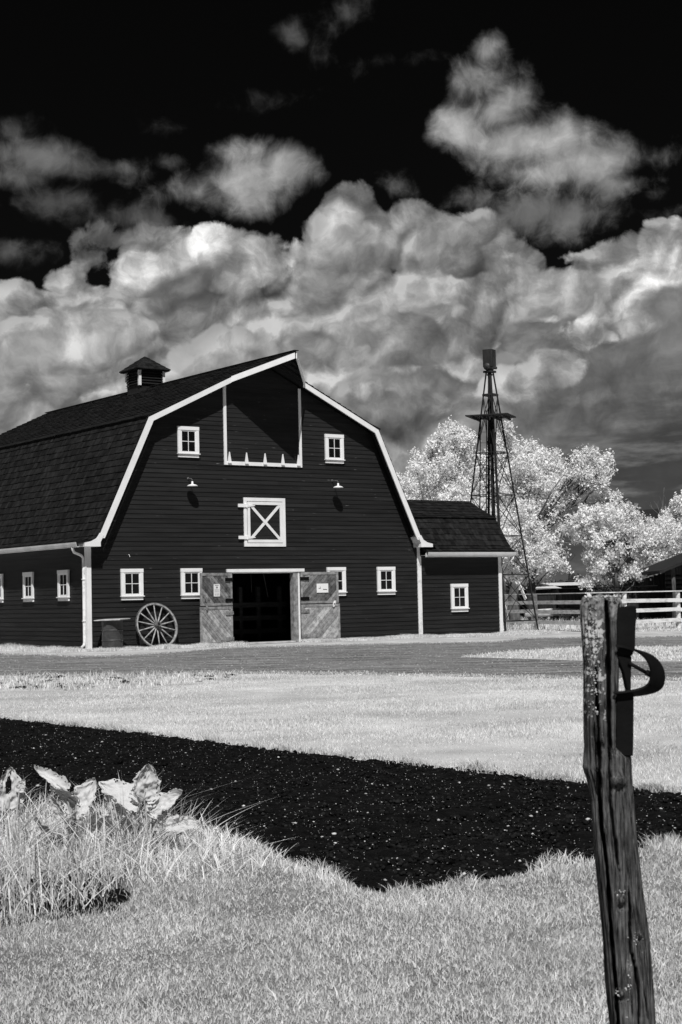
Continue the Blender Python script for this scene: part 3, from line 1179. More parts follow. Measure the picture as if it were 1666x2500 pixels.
# tall hay-door panel
mb = MB()
PX, PB = 1.558, 5.954
for s_ in (-1, 1):
    a = M + s_ * PX
    b = M + s_ * (PX - .105)
    zt = RZ - .14 - (PX) * KU - .02
    mb.box(min(a, b), max(a, b), -.055, -.004, PB + .12, zt)
mb.box(M - PX, M + PX, -.058, -.004, PB, PB + .12)
hay = tag(mb.build('hay_door', M_WHITE, barn), 'tall white-edged panel under the hay hood')
mb = MB()
clap(mb, 0, PB + .12, 9.3, lambda z: (max(M - PX + .105, M - half(z)), min(M + PX - .105, M + half(z))), face=lambda u, d, z: (u, -.024 - d * .8, z))
tag(mb.build('panel', M_SID, hay))
for f_ in (.06, .275, .511, .742, .948):
    xc = M - PX + 2 * PX * f_
    mb = MB()
    mb.extrude([(xc - .072, -.060, PB + .09), (xc + .072, -.060, PB + .09), (xc + .014, -.060, PB + .43), (xc - .014, -.060, PB + .43)], (0, -.022, 0))
    mb.box(xc - .068, xc + .068, -.098, -.0585, PB + .055, PB + .088)
    mb.build('strap_hinge', M_WHITE, hay)

# loft door with crossed braces
LX0, LX1, LZ0, LZ1 = M - .829, M + .829, 3.244, 4.88
mb = MB()
c = .115
mb.box(LX0, LX1, -.05, -.004, LZ1 - c, LZ1)
mb.box(LX0, LX1, -.05, -.004, LZ0, LZ0 + c)
mb.box(LX0, LX0 + c, -.049, -.004, LZ0 + c, LZ1 - c)
mb.box(LX1 - c, LX1, -.049, -.004, LZ0 + c, LZ1 - c)
loft = tag(mb.build('loft_door', M_WHITE, barn), 'square loft door with white crossed braces')
mb = MB()
ix0, ix1, iz0, iz1 = LX0 + c + .02, LX1 - c - .012, LZ0 + c + .015, LZ1 - c - .02
e = .10
mb.box(ix0, ix1, -.062, -.030, iz1 - e, iz1)
mb.box(ix0, ix1, -.062, -.030, iz0, iz0 + e)
mb.box(ix0, ix0 + e, -.061, -.030, iz0 + e, iz1 - e)
mb.box(ix1 - e, ix1, -.061, -.030, iz0 + e, iz1 - e)
mb.build('door_frame', M_WHITE, loft)
mb = MB()
mb.bar((ix0 + e, -.044, iz0 + e), (ix1 - e, -.044, iz1 - e), .095, .022, up=(0, 1, 0))
mb.v = [(x, y, z) for x, y, z in mb.v]
o = mb.build('brace', M_WHITE, loft)
mb = MB()
mb.bar((ix0 + e, -.052, iz1 - e), (ix1 - e, -.052, iz0 + e), .095, .022, up=(0, 1, 0))
mb.build('brace', M_WHITE, loft)
for zc in (LZ1 - .27, LZ0 + .30):
    mb = MB()
    mb.box(LX0 - .24, LX0 + .10, -.085, -.052, zc - .055, zc + .055)
    mb.extrude([(LX0 + .10, -.066, zc - .05), (LX0 + .42, -.066, zc - .012), (LX0 + .42, -.066, zc + .012), (LX0 + .10, -.066, zc + .05)], (0, -.018, 0))
    mb.tube([(LX0 + .10, -.092, zc - .075), (LX0 + .10, -.092, zc + .075)], .014, 8)
    mb.build('strap_hinge', M_WHITE, loft)
mb = MB()
clap(mb, 0, iz0 + e, iz1 - e, lambda z: (ix0 + e, ix1 - e), face=lambda u, d, z: (u, -.024 - d * .3, z))
mb.build('panel', M_SID, loft)

# doorway
mb = MB()
mb.box(M - 1.548, M + 1.548, -.075, -.004, DZ1 - .01, 2.494)
mb.box(M - 1.50, M + 1.50, -.02, .12, DZ1 - .05, DZ1 - .011)
dw = tag(mb.build('door_header', M_WHITE, barn))
mb = MB()
mb.box(DX1 - .16, DX1 + .02, -.05, .16, 0, DZ1 - .06)
mb.build('door_jamb', M_FRAMEW, barn)
MB().box(DX0 - .04, DX0 + .03, -.04, .14, 0, DZ1 - .06).build('door_jamb', M_FRAMEW, barn)
mb = MB()
mb.box(DX1 + .03, DX1 + .10, -.045, -.004, 0, DZ1 - .012)
mb.build('door_trim', M_WORN, barn)
mb = MB()
mb.box(DX0 + .03, DX1 - .16, -.12, .16, .0, .05)
mb.build('door_sill', M_BOARD, barn)


def clip_rect(poly, x0, x1, z0, z1):
    def cl(poly, f, g):
        out = []
        for i in range(len(poly)):
            a, b = poly[i], poly[(i + 1) % len(poly)]
            fa, fb = f(a), f(b)
            if fa >= 0: out.append(a)
            if (fa >= 0) != (fb >= 0):
                t = fa / (fa - fb)
                out.append((a[0] + (b[0] - a[0]) * t, a[1] + (b[1] - a[1]) * t))
        return out
    for f in (lambda p: p[0] - x0, lambda p: x1 - p[0], lambda p: p[1] - z0, lambda p: z1 - p[1]):
        poly = cl(poly, f, None)
        if not poly: return []
    return poly


def leaf(sign, w, z0, z1, mplank, mframe, hinge, th, label, seed):
    """door leaf in local x from 0 (hinge) to w outward; sign -1 goes to the left"""
    fr = MB()
    t = .09
    X = lambda x: sign * x
    def bx(mb, a, b, y0, y1, c, d): mb.box(min(X(a), X(b)), max(X(a), X(b)), y0, y1, c, d)
    bx(fr, 0, w, -.068, -.032, z1 - t, z1)
    bx(fr, 0, w, -.068, -.032, z0, z0 + t * .9)
    bx(fr, 0, t * .8, -.067, -.032, z0 + t * .9, z1 - t)
    bx(fr, w - t * .9, w, -.067, -.032, z0 + t * .9, z1 - t)
    o = fr.build('door_leaf', mframe, barn)
    o.location = hinge
    o.rotation_euler = (0, 0, th)
    tag(o, label)
    pl = MB()
    r = random.Random(seed)
    k = -2.4
    while k < 3.4:
        pw = r.uniform(.085, .125)
        # diagonal planks
        a = [(k, z0 - .2), (k + pw * 1.41 - .012, z0 - .2), (k + pw * 1.41 - .012 + 1.8, z0 + 1.6), (k + 1.8, z0 + 1.6)]
        c = clip_rect(a, .03, w - .03, z0 + .03, z1 - .03)
        # planks climb away from the hinge on both sides
        if len(c) >= 3:
            yb = -.052 - r.uniform(0, .006)
            pl.extrude([(X(p[0]) if sign > 0 else X(p[0]), yb, p[1]) for p in (c if sign > 0 else c[::-1])], (0, .03, 0))
        k += pw * 1.41
    pl.build('planking', mplank, o)
    for zc in (z0 + .17, z1 - .22):
        hg = MB()
        bx(hg, -.02, .31, -.092, -.069, zc - .055, zc + .055)
        for xx in (.06, .16, .26):
            hg.tube([(X(xx), -.092, zc), (X(xx), -.104, zc)], .014, 8)
        hg.build('hinge', M_IRON if z0 > 1 else mframe, o)
    return o


lh, rh = (DX0 + .01, -.03, 0), (DX1 + .12, -.03, 0)
TL, TR = R(9), R(-4)
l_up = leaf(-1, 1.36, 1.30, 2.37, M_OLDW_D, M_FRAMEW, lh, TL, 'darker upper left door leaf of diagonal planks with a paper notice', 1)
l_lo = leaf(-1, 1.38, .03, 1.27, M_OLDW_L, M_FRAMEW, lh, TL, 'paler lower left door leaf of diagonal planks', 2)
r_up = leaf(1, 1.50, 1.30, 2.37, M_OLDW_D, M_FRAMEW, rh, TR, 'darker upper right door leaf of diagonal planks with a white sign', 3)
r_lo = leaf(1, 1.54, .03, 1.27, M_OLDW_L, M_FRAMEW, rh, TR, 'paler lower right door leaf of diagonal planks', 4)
# notice: heading, round emblem and lines of small print
mb = MB()
nx, nzz, nw, nh = -.80, 1.60, .26, .40
mb.box(nx, nx + nw, -.074, -.0595, nzz, nzz + nh)
nt = mb.build('notice', M_PAPER, l_up)
mb = MB()
yy = -.0765
def dash(a, b, z, h=.012): mb.box(nx + a, nx + b, yy, -.0742, nzz + z, nzz + z + h)
dash(.05, .20, .352, .014)
for k_ in range(12):
    a_ = k_ / 12 * 6.283
    mb.box(nx + .13 + .030 * math.cos(a_) - .008, nx + .13 + .030 * math.cos(a_) + .008, yy, -.0742, nzz + .295 + .026 * math.sin(a_) - .006, nzz + .295 + .026 * math.sin(a_) + .006)
mb.box(nx + .115, nx + .145, yy - .0005, -.0742, nzz + .285, nzz + .303)
rr = random.Random(4)
for z_, c_ in ((.225, 3), (.20, 3), (.165, 2), (.14, 3), (.085, 3), (.06, 2), (.03, 3)):
    x_ = .03
    while x_ < .22:
        l_ = rr.uniform(.015, .05)
        dash(x_, min(x_ + l_, .235), z_, .007)
        x_ += l_ + .012
mb.build('print', M_INK, nt)
# right sign: small bird-like mark and a short dark word
mb = MB()
sx, sz_, sw_, sh_ = .62, 1.66, .46, .31
mb.box(sx, sx + sw_, -.078, -.0595, sz_, sz_ + sh_)
sg = mb.build('sign', M_PAPER, r_up)
mb = MB()
def sq(pts): mb.extrude([(sx + p[0], -.0785, sz_ + p[1]) for p in pts], (0, -.003, 0))
sq([(.07, .135), (.15, .14), (.165, .165), (.135, .155), (.115, .165)])
sq([(.12, .215), (.135, .19), (.16, .165), (.148, .20)])
sq([(.06, .16), (.10, .145), (.085, .165)])
x_ = .25
for wd_, hh_ in ((.022, .032), (.018, .022), (.018, .024), (.012, .022), (.02, .024), (.018, .034), (.016, .022), (.014, .018)):
    mb.box(sx + x_, sx + x_ + wd_, -.0815, -.0782, sz_ + .095, sz_ + .095 + hh_)
    x_ += wd_ + .003
mb.build('print', M_INK, sg)
# latches
mb = MB()
mm = Matrix.Translation((1.30, -.085, 1.27)) @ Matrix.Rotation(R(18), 4, 'Y') @ Matrix.Rotation(R(90), 4, 'X') @ Matrix.Scale(.45, 4, (1, 0, 0))
mb.lathe([(0, .0), (.10, .0), (.12, .006), (.12, .014), (.02, .02), (0, .02)], 20, mm)
lt = mb.build('latch', M_WORN, r_up, smooth=False)
mb = MB(); mb.tube([(1.30, -.10, 1.27), (1.30, -.125, 1.27)], .018, 8); mb.build('bolt', M_IRON, lt)
mb = MB()
mm = Matrix.Translation((-1.12, -.085, 1.26)) @ Matrix.Rotation(R(90), 4, 'X') @ Matrix.Scale(.38, 4, (1, 0, 0))
mb.lathe([(0, .0), (.10, .0), (.12, .006), (.12, .014), (.02, .02), (0, .02)], 20, mm)
mb.tube([(-1.16, -.09, 1.60), (-1.20, -.10, 1.52), (-1.10, -.10, 1.40), (-1.12, -.10, 1.33)], .011, 6)
mb.build('latch', M_FRAMEW, l_up)

# barn interior shell
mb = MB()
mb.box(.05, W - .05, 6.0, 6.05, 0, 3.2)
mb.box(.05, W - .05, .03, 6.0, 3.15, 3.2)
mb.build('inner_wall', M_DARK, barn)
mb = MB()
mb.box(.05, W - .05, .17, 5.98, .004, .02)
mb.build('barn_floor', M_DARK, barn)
pen = thing('stall_fence', 'dusty board pen standing inside the dark barn doorway', 'stall fence', (6.9, 2.6, .02))
for xx in (-.85, .25, 1.0, 1.9):
    MB().box(xx, xx + .13, -.06, .06, 0, 2.4 if xx == -.85 else 1.9).build('post', M_DWOOD, pen)
for zc in (.25, .72, 1.18):
    MB().box(-.72, 2.2, -.085, -.061, zc, zc + .17).build('rail', M_DWOOD, pen)
for i, (xx, yy, l_) in enumerate(((6.15, 1.6, 1.05), (5.85, 1.5, 1.35), (7.1, 1.7, 1.0))):
    mb = MB()
    mb.tube([(0, 0, 3.13), (.01, 0, 2.4), (.03, 0, 3.13 - .75 - l_ + .35)], .012, 6)
    o = tag(mb.build('hanging_rope', M_DWOOD), ('rope hanging left of centre in the dark barn doorway', 'leftmost, longest rope hanging in the dark barn doorway', 'rope hanging right of centre in the dark barn doorway')[i], 'rope', 'ropes hanging in the barn doorway')
    o.location = (xx, yy, 0)
mb = MB()
mb.tube([(7.45, 1.6, 2.9), (7.8, 1.7, 1.55)], .02, 6)
tag(mb.build('leaning_pole', M_DWOOD), 'thin pole slanting down inside the right of the barn doorway', 'pole')

# barn lamps
for (lx, ly, lz, lab) in ((3.66, -.29, 5.19, 'left gooseneck barn lamp with white enamel shade'), (9.43, -.37, 5.27, 'right gooseneck barn lamp with white enamel shade')):
    mb = MB()
    mb.lathe([(.0, .16), (.03, .155), (.034, .075), (.045, .065), (.10, .052), (.155, .028), (.186, .0), (.180, .0), (.15, .022), (.09, .044), (.0, .05)], 32)
    o = mb.build('barn_lamp', M_WHITE, barn, smooth=True)
    o.location = (lx, ly, lz)
    tag(o, lab)
    mb = MB()
    mb.tube([(0, 0, .155), (0, .0, .20), (-.0, .06, .245), (0, -ly - .03, .27), (0, -ly - .015, .27)], .014, 8)
    mb.lathe([(0, 0), (.045, 0), (.04, .02), (0, .025)], 14, Matrix.Translation((0, -ly - .02, .27)) @ Matrix.Rotation(R(90), 4, 'X'))
    mb.build('lamp_arm', M_HUB, o, smooth=True)

# small nail hook and paint scraps on the wall are left to the siding material
mb = MB()
mb.tube([(1.42, -.03, 2.98), (1.42, -.10, 2.98), (1.44, -.11, 2.90)], .008, 6)
mb.build('hook', M_WORN, barn)

# cupola
CX, CY = 6.6, 8.13
cz0 = RZ - .56 * KU - .05
mb = MB()
mb.box(CX - .50, CX + .50, CY - .50, CY + .50, cz0, 9.66)
cup = tag(mb.build('cupola', M_SIDC, barn), 'louvred cupola straddling the ridge')
for sx_ in (-1, 1):
    for sy_ in (-1, 1):
        mb = MB()
        mb.box(*sorted((CX + sx_ * .56, CX + sx_ * .46)), *sorted((CY + sy_ * .56, CY + sy_ * .46)), 9.62, 10.2)
        mb.build('corner_post', M_WHITE, cup)
mb = MB()
for i in range(5):
    z_ = 9.69 + i * .105
    for a in range(4):
        m_ = Matrix.Translation((CX, CY, z_)) @ Matrix.Rotation(a * math.pi / 2, 4, 'Z')
        P = [m_ @ Vector(p) for p in ((-.46, -.56, 0), (.46, -.56, 0), (.46, -.48, .07), (-.46, -.48, .07), (-.46, -.56, .018), (.46, -.56, .018), (.46, -.48, .088), (-.46, -.48, .088))]
        mb.hexa(P)
mb.box(CX - .42, CX + .42, CY - .42, CY + .42, 9.66, 10.19)
mb.build('louvre', M_SIDC, cup)
mb = MB()
E_ = .72
rr = random.Random(11)
mb.box(CX - E_ + .03, CX + E_ - .03, CY - E_ + .03, CY + E_ - .03, 10.19, 10.24)
ncs = 5
for i in range(ncs):
    f0, f1 = 1 - i / ncs, 1 - (i + 1.15) / ncs
    f1 = max(f1, 0.02)
    zA, zB = 10.25 + .57 * (1 - f0), 10.25 + .57 * (1 - f1)
    for a in range(4):
        m_ = Matrix.Translation((CX, CY, 0)) @ Matrix.Rotation(a * math.pi / 2, 4, 'Z')
        n_ = max(2, int(6 * f0))
        for k_ in range(n_):
            u0, u1 = -1 + 2 * k_ / n_, -1 + 2 * (k_ + 1) / n_
            j_ = rr.uniform(0, .012)
            P = [m_ @ Vector(p) for p in ((u0 * E_ * f0, -E_ * f0 - j_, zA - .02), (u1 * E_ * f0 - .003, -E_ * f0 - j_, zA - .02), (u1 * E_ * f1, -E_ * f1, zB - .02), (u0 * E_ * f1, -E_ * f1, zB - .02),
                                          (u0 * E_ * f0, -E_ * f0 - j_, zA + .015), (u1 * E_ * f0 - .003, -E_ * f0 - j_, zA + .015), (u1 * E_ * f1, -E_ * f1, zB), (u0 * E_ * f1, -E_ * f1, zB))]
            mb.hexa(P)
mb.build('cupola_roof', M_ROOF, cup)

# ------------------------------------------------------------------ low side wing of the barn
AX0, AX1, AD = 13.235, 17.09, 4.2
AP = [(0, 5.10), (1.48, 4.36), (2.26, 3.27), (2.34, 3.16), (2.55, 3.07)]      # distance in front of the wing's ridge, height
AY = 2.10


def ahalf(z):
    return AD / 2 if z < 3.1 else (1.48 + (4.36 - z) * .7156 - .06 if z < 4.3 else max(.03, (5.02 - z) * 2))


mb = MB()
clap(mb, 0, 0, 2.94, lambda z: (AX0, AX1), face=front)
mb.box(AX0, AX1, .005, .03, 0, 3.05)
wing = tag(mb.build('wing_wall', M_SID, barn), 'dark clapboard front of the low side wing')
mb = MB()
mb.extrude([(AX1, .01, 0), (AX1, AD, 0), (AX1, AD, 3.1), (AX1, AY + 1.4, 4.28), (AX1, AY, 4.98), (AX1, AY - 1.4, 4.28), (AX1, .01, 3.1)], (-.03, 0, 0))
mb.box(AX0, AX1 - .03, AD - .03, AD, 0, 3.1)
tag(mb.build('wing_wall', M_SIDC, barn), 'end and rear of the low side wing')
mb = MB()
for side in (-1, 1):
    for (a, b) in list(zip(AP[:-1], AP[1:])) + [((1.28, 4.485), (1.57, 4.34))]:
        sub = MB()
        sl_ = math.hypot(b[0] - a[0], b[1] - a[1])
        run = lambda s, a=a, b=b, sl_=sl_: (17.45 - (13.24 if AY - (a[0] + (b[0] - a[0]) * s / sl_) < .06 else 11.7)) if side < 0 else 5.7
        shingles(sub, a, b, lambda s: 0, run, .26 if (b[0] - a[0]) > .3 else .2, 1, X0=0, r=random.Random(21 + side))
        base = len(mb.v)
        mb.v += [(17.45 - y, AY + side * x, z) for x, y, z in sub.v]
        mb.f += [tuple(base + i for i in f) for f in sub.f]
wroof = tag(mb.build('wing_roof', M_ROOF, barn), 'shingled gambrel roof of the low side wing')
mb = MB()
for side in (-1, 1):
    for (a, b) in zip(AP[:-1], AP[1:]):
        mb.extrude([(17.43, AY + side * a[0], a[1]), (17.43, AY + side * b[0], b[1]), (17.43, AY + side * b[0], b[1] - .06), (17.43, AY + side * a[0], a[1] - .06)], (-5.6 if (side > 0 or b[0] < 1.6) else -4.17, 0, 0))
mb.build('deck', M_CAP, wroof)
mb = MB()
mb.box(13.2 + .06, 17.40, -.36, -.33, 2.86, 3.0)
mb.box(13.2 + .06, 17.40, -.33, -.03, 2.92, 2.935)
tag(mb.build('soffit', M_WORN, barn))
mb = MB()
mb.extrude([(13.26, y_, z_) for y_, z_ in ((-.365, 3.03), (-.365, 2.90), (-.42, 2.875), (-.475, 2.91), (-.495, 2.98), (-.50, 3.035), (-.485, 3.035), (-.47, 2.985), (-.45, 2.92), (-.42, 2.90), (-.38, 2.915), (-.375, 3.03))], (4.22, 0, 0))
gt = tag(mb.build('gutter', M_GUT, barn), 'pale gutter of the low side wing')
mb = MB()
mb.tube([(17.40, -.42, 2.88), (17.40, -.42, 2.80), (17.30, -.25, 2.66), (17.16, -.10, 2.56), (17.14, -.02, 2.45), (17.14, .05, .5)], .035, 8)
mb.build('downspout', M_WORN, gt, smooth=True)
mb = MB()
mb.box(AX1 - .10, AX1 + .045, -.045, -.004, 0, 2.86)
mb.box(AX1 + .002, AX1 + .045, -.004, .10, 0, 2.86)
tag(mb.build('corner_board', M_WHITE, barn))
mb = MB()
mb.box(AX0 + .002, AX0 + .055, -.038, -.004, 0, 2.90)
tag(mb.build('corner_board', M_WORN, barn))
tag(window(barn, (15.035, YF, .86), 0, .80, 1.03), 'white window in the low side wing')

# ------------------------------------------------------------------ wagon wheel, drum and its board
R_W = .755
wh = thing('wagon_wheel', 'large wooden fourteen-spoke wagon wheel leaning against the barn', 'wagon wheel', (2.27, -.50, -.02))
tilt = math.asin(.40 / (2 * R_W))
wh.rotation_euler = (-tilt, 0, R(2))


def wpt(r, a, y=0.):
    return (r * math.sin(a), y, R_W + r * math.cos(a))


def ring(mb, r0, r1, y0, y1, seg=64):
    b = len(mb.v)
    for k in range(seg):
        a = 2 * math.pi * k / seg
        for (r, y) in ((r0, y0), (r1, y0), (r1, y1), (r0, y1)):
            mb.v.append(wpt(r, a, y))
    for k in range(seg):
        k2 = (k + 1) % seg
        for j in range(4):
            j2 = (j + 1) % 4
            mb.f.append((b + 4 * k + j, b + 4 * k + j2, b + 4 * k2 + j2, b + 4 * k2 + j))


mb = MB(); ring(mb, R_W - .068, R_W - .012, -.032, .032); rim = mb.build('rim', M_WHEEL, wh, bevel=.005)
mb = MB(); ring(mb, R_W - .012, R_W, -.036, .036); mb.build('tyre', M_HUB, wh)
mb = MB()
hm = Matrix.Translation((0, 0, R_W)) @ Matrix.Rotation(R(90), 4, 'X')
mb.lathe([(.0, -.14), (.07, -.14), (.085, -.10), (.11, -.05), (.115, .04), (.095, .08), (.088, .17), (.078, .19), (.072, .19), (.05, .175), (.045, .10), (0, .10)], 28, hm)
mb.build('hub', M_HUB, wh, smooth=True)
for k_ in range(14):
    a = 2 * math.pi * (k_ + .03) / 14
    mb = MB()
    mb.tube([wpt(.10, a, -.01), wpt(.2, a, -.008), wpt(.45, a), wpt(R_W - .06, a)], [.024, .026, .021, .018], 8)
    mb.build('spoke', M_WHEEL, wh, smooth=True)

dr = thing('oil_drum', 'dark ribbed steel drum standing by the left barn corner', 'drum', (.50, -.66, 0))
mb = MB()
rr_ = .325
pf = [(0, 0), (rr_ - .01, 0), (rr_ + .008, .012), (rr_, .03), (rr_, .29), (rr_ + .012, .305), (rr_ + .012, .32), (rr_, .335), (rr_, .60), (rr_ + .012, .615), (rr_ + .012, .63), (rr_, .645), (rr_, .90), (rr_ + .008, .912), (rr_ + .004, .925), (rr_ - .012, .925), (rr_ - .014, .90), (0, .90)]
mb.lathe(pf, 72)
mb.build('shell', M_DRUM, dr)
mb = MB(); mb.lathe([(rr_ + .013, .303), (rr_ + .019, .3125), (rr_ + .013, .322)], 40); mb.build('rib', M_DRUM, dr, smooth=True)
mb = MB(); mb.lathe([(rr_ + .013, .613), (rr_ + .019, .6225), (rr_ + .013, .632)], 40); mb.build('rib', M_DRUM, dr, smooth=True)
mb = MB()
s_ = .43
mb.hexa([(-s_, -s_, 0), (s_, -s_, .0), (s_, s_, .0), (-s_, s_, 0), (-s_, -s_, .025), (s_, -s_, .025), (s_, s_, .025), (-s_, s_, .025)])
o = tag(mb.build('board', M_BOARD), 'thin pale square board lying on top of the steel drum', 'board')
o.location = (.50, -.66, .938)
o.rotation_euler = (R(-1.0), R(-1.5), R(40))

# ------------------------------------------------------------------ windmill tower
TW = (19.60, 3.12)
tw = thing('windmill_tower', 'tall dark steel windmill tower without its wheel behind the low wing', 'windmill tower', (TW[0], TW[1], 0))
ang0 = math.atan2(G_R[1], G_R[0]) + R(6)
HT = 10.45
rb, rt = 1.72, .17


def leg(k, z):
    a = ang0 + k * math.pi / 2
    r = rb + (rt - rb) * z / HT
    return Vector((r * math.cos(a), r * math.sin(a), z))


for k in range(4):
    mb = MB()
    d = .07
    p, q = leg(k, 0), leg(k, HT)
    a = ang0 + k * math.pi / 2
    n1 = Vector((math.cos(a + .785), math.sin(a + .785), 0)); n2 = Vector((math.cos(a - .785), math.sin(a - .785), 0))
    mb.extrude([p, p - n1 * d, p - n1 * d - n2 * .01, p - n2 * .01], q - p)
    mb.extrude([p - n1 * .01, p - n1 * .01 - n2 * .01, p - n2 * d - n1 * .01, p - n2 * d], q - p)
    mb.build('leg', M_STEEL, tw)
levels = [.4, 2.25, 3.8, 5.45, 7.15, 9.5]
for i, z in enumerate(levels):
    mb = MB()
    for k in range(4):
        mb.bar(leg(k, z), leg((k + 1) % 4, z), .04 if z < 9 else .05, .03 if z < 9 else .08)
    mb.build('girt', M_STEEL, tw)
    if i < len(levels) - 1 and i != len(levels) - 1:
        z2 = levels[i + 1]
        mb = MB()
        for k in range(4):
            mb.tube([leg(k, z), leg((k + 1) % 4, z2)], .017, 5)
            mb.tube([leg((k + 1) % 4, z), leg(k, z2)], .017, 5)
        mb.build('brace', M_STEEL, tw)
mb = MB(); mb.tube([(.0, 0, .2), (0, 0, HT + .1)], .075, 10); mb.build('pump_pipe', M_STEEL, tw, smooth=True)
mb = MB(); mb.tube([(.17, -.12, .2), (.12, -.09, 8)], .03, 8); mb.build('pump_rod', M_STEEL, tw, smooth=True)
# ladder
gr, gf = Vector((G_R[0], G_R[1], 0)), Vector((G_F[0], G_F[1], 0))
lo_, hi_ = -gr * .62 - gf * .7, -gr * .33 - gf * .38
mb = MB()
for sgn in (-1, 1):
    mb.bar(lo_ + gr * sgn * .15 + Vector((0, 0, .4)), hi_ + gr * sgn * .12 + Vector((0, 0, 8.5)), .03, .03)
n_ = 18
for i in range(n_):
    f = i / n_
    c = lo_.lerp(hi_, f) + Vector((0, 0, .6 + 7.8 * f))
    w_ = .15 - .03 * f
    mb.tube([c - gr * w_, c + gr * w_], .010, 5)
mb.build('ladder', M_STEEL, tw)
# plank platform
mb = MB()
pz = 8.6
ax, ay = (gr * .88 + gf * .45).normalized(), (-gr * .45 + gf * .88).normalized()
d1, d2 = ax, ay                                # corners of the square point along these
c1, c2 = (d1 + d2).normalized(), (d1 - d2).normalized()
hs_ = .86
for i in range(10):
    u0 = -hs_ + i * (2 * hs_ / 10)
    if 3 < i < 6:
        segs = ((-hs_, -.22), (.22, hs_))
    else:
        segs = ((-hs_, hs_),)
    for (v0, v1) in segs:
        q_ = [c1 * u0 + c2 * v0, c1 * (u0 + .165) + c2 * v0, c1 * (u0 + .165) + c2 * v1, c1 * u0 + c2 * v1]
        mb.extrude([p + Vector((0, 0, pz + .002 * i)) for p in q_], (0, 0, .045))
for v_ in (-.62, .62, -.2, .2):
    mb.bar(c2 * v_ - c1 * hs_ * .98 + Vector((0, 0, pz - .04)), c2 * v_ + c1 * hs_ * .98 + Vector((0, 0, pz - .04)), .06, .07)
mb.build('platform', M_SHED, tw)
# head: tank-like box, gear case and swivel
hd = MB()
bz_ = 10.98
m_ = Matrix.Rotation(math.atan2(G_R[1], G_R[0]) - R(30), 4, 'Z')
hb = [m_ @ Vector(p) for p in ((-.20, -.21, bz_ - .36), (.20, -.21, bz_ - .36), (.20, .21, bz_ - .36), (-.20, .21, bz_ - .36), (-.20, -.21, bz_ + .36), (.20, -.21, bz_ + .36), (.20, .21, bz_ + .36), (-.20, .21, bz_ + .36))]
hd.hexa(hb)
hd.build('gear_hood', M_STEEL, tw, bevel=.01)
mb = MB()
mb.lathe([(0, .16), (.16, .15), (.22, .08), (.22, .02), (.15, -.05), (.08, -.10), (.075, -.2), (.12, -.22), (.12, -.27), (.0, -.28)], 18, Matrix.Translation((0, 0, bz_ - .42)))
mb.lathe([(0, -.1), (.12, -.1), (.15, -.06), (.15, .06), (.12, .1), (0, .1)], 16, Matrix.Translation(-gr * .10 - gf * .12 + Vector((0, 0, bz_ - .34))) @ m_ @ Matrix.Rotation(R(90), 4, 'X'))
mb.lathe([(0, -.07), (.06, -.07), (.06, .07), (0, .07)], 12, Matrix.Translation(gr * .22 + Vector((0, 0, bz_ - .38))) @ Matrix.Rotation(R(90), 4, 'Y'))
mb.build('gear_case', M_CONC, tw, smooth=True)
mb = MB()
mb.box(-.24, .24, -.24, .24, HT - .05, HT + .03)
o = mb.build('cap_plate', M_STEEL, tw); o.rotation_euler = (0, 0, ang0 + .785); o.scale = (.8, .8, 1)
mb = MB(); mb.box(-.14, .14, -.1, .1, 1.15, 1.5); mb.build('pump_box', M_STEEL, tw)

# ------------------------------------------------------------------ rail fence
def ground_at(px, depth):
    p = at(px, 1450, depth)
    return Vector((p.x, p.y, 0))


FP = [ground_at(1165, 70.3), ground_at(1236, 67.2), ground_at(1307, 64.2), ground_at(1437, 58.6), ground_at(1524, 59.6), ground_at(1655, 61.4), ground_at(1790, 63.3)]
fence = thing('rail_fence', 'white-painted wooden rail fence with a flat top board behind the tower', 'fence', FP[3])
fence.location = (0, 0, 0)
rr = random.Random(8)
for p in FP:
    mb = MB()
    lean = Vector((rr.uniform(-.03, .03), rr.uniform(-.02, .02), 0))
    mb.tube([p, p + lean * .5 + Vector((0, 0, .8)), p + lean + Vector((0, 0, 1.425))], [.10, .095, .09], 12)
    mb.build('post', M_FENCE, fence, smooth=False)
for a, b in zip(FP[:-1], FP[1:]):
    d = (b - a).normalized()
    n_ = Vector((d.y, -d.x, 0))
    if n_.dot(Vector((G_F[0], G_F[1], 0))) > 0: n_ = -n_
    for zc in (.31, .73, 1.10):
        mb = MB()
        o_ = n_ * (.125 if zc else 0)
        mb.bar(a + o_ + Vector((0, 0, zc + rr.uniform(-.02, .02))), b + o_ + Vector((0, 0, zc + rr.uniform(-.02, .02))) - d * .01, .035, .145)
        mb.build('rail', M_FENCE, fence)
    mb = MB()
    mb.bar(a + n_ * .03 + Vector((0, 0, 1.448)), b + n_ * .03 + Vector((0, 0, 1.448)) - d * .01, .20, .04)
    mb.build('top_rail', M_FENCE, fence)

# ------------------------------------------------------------------ trees
LV, LF = [], []


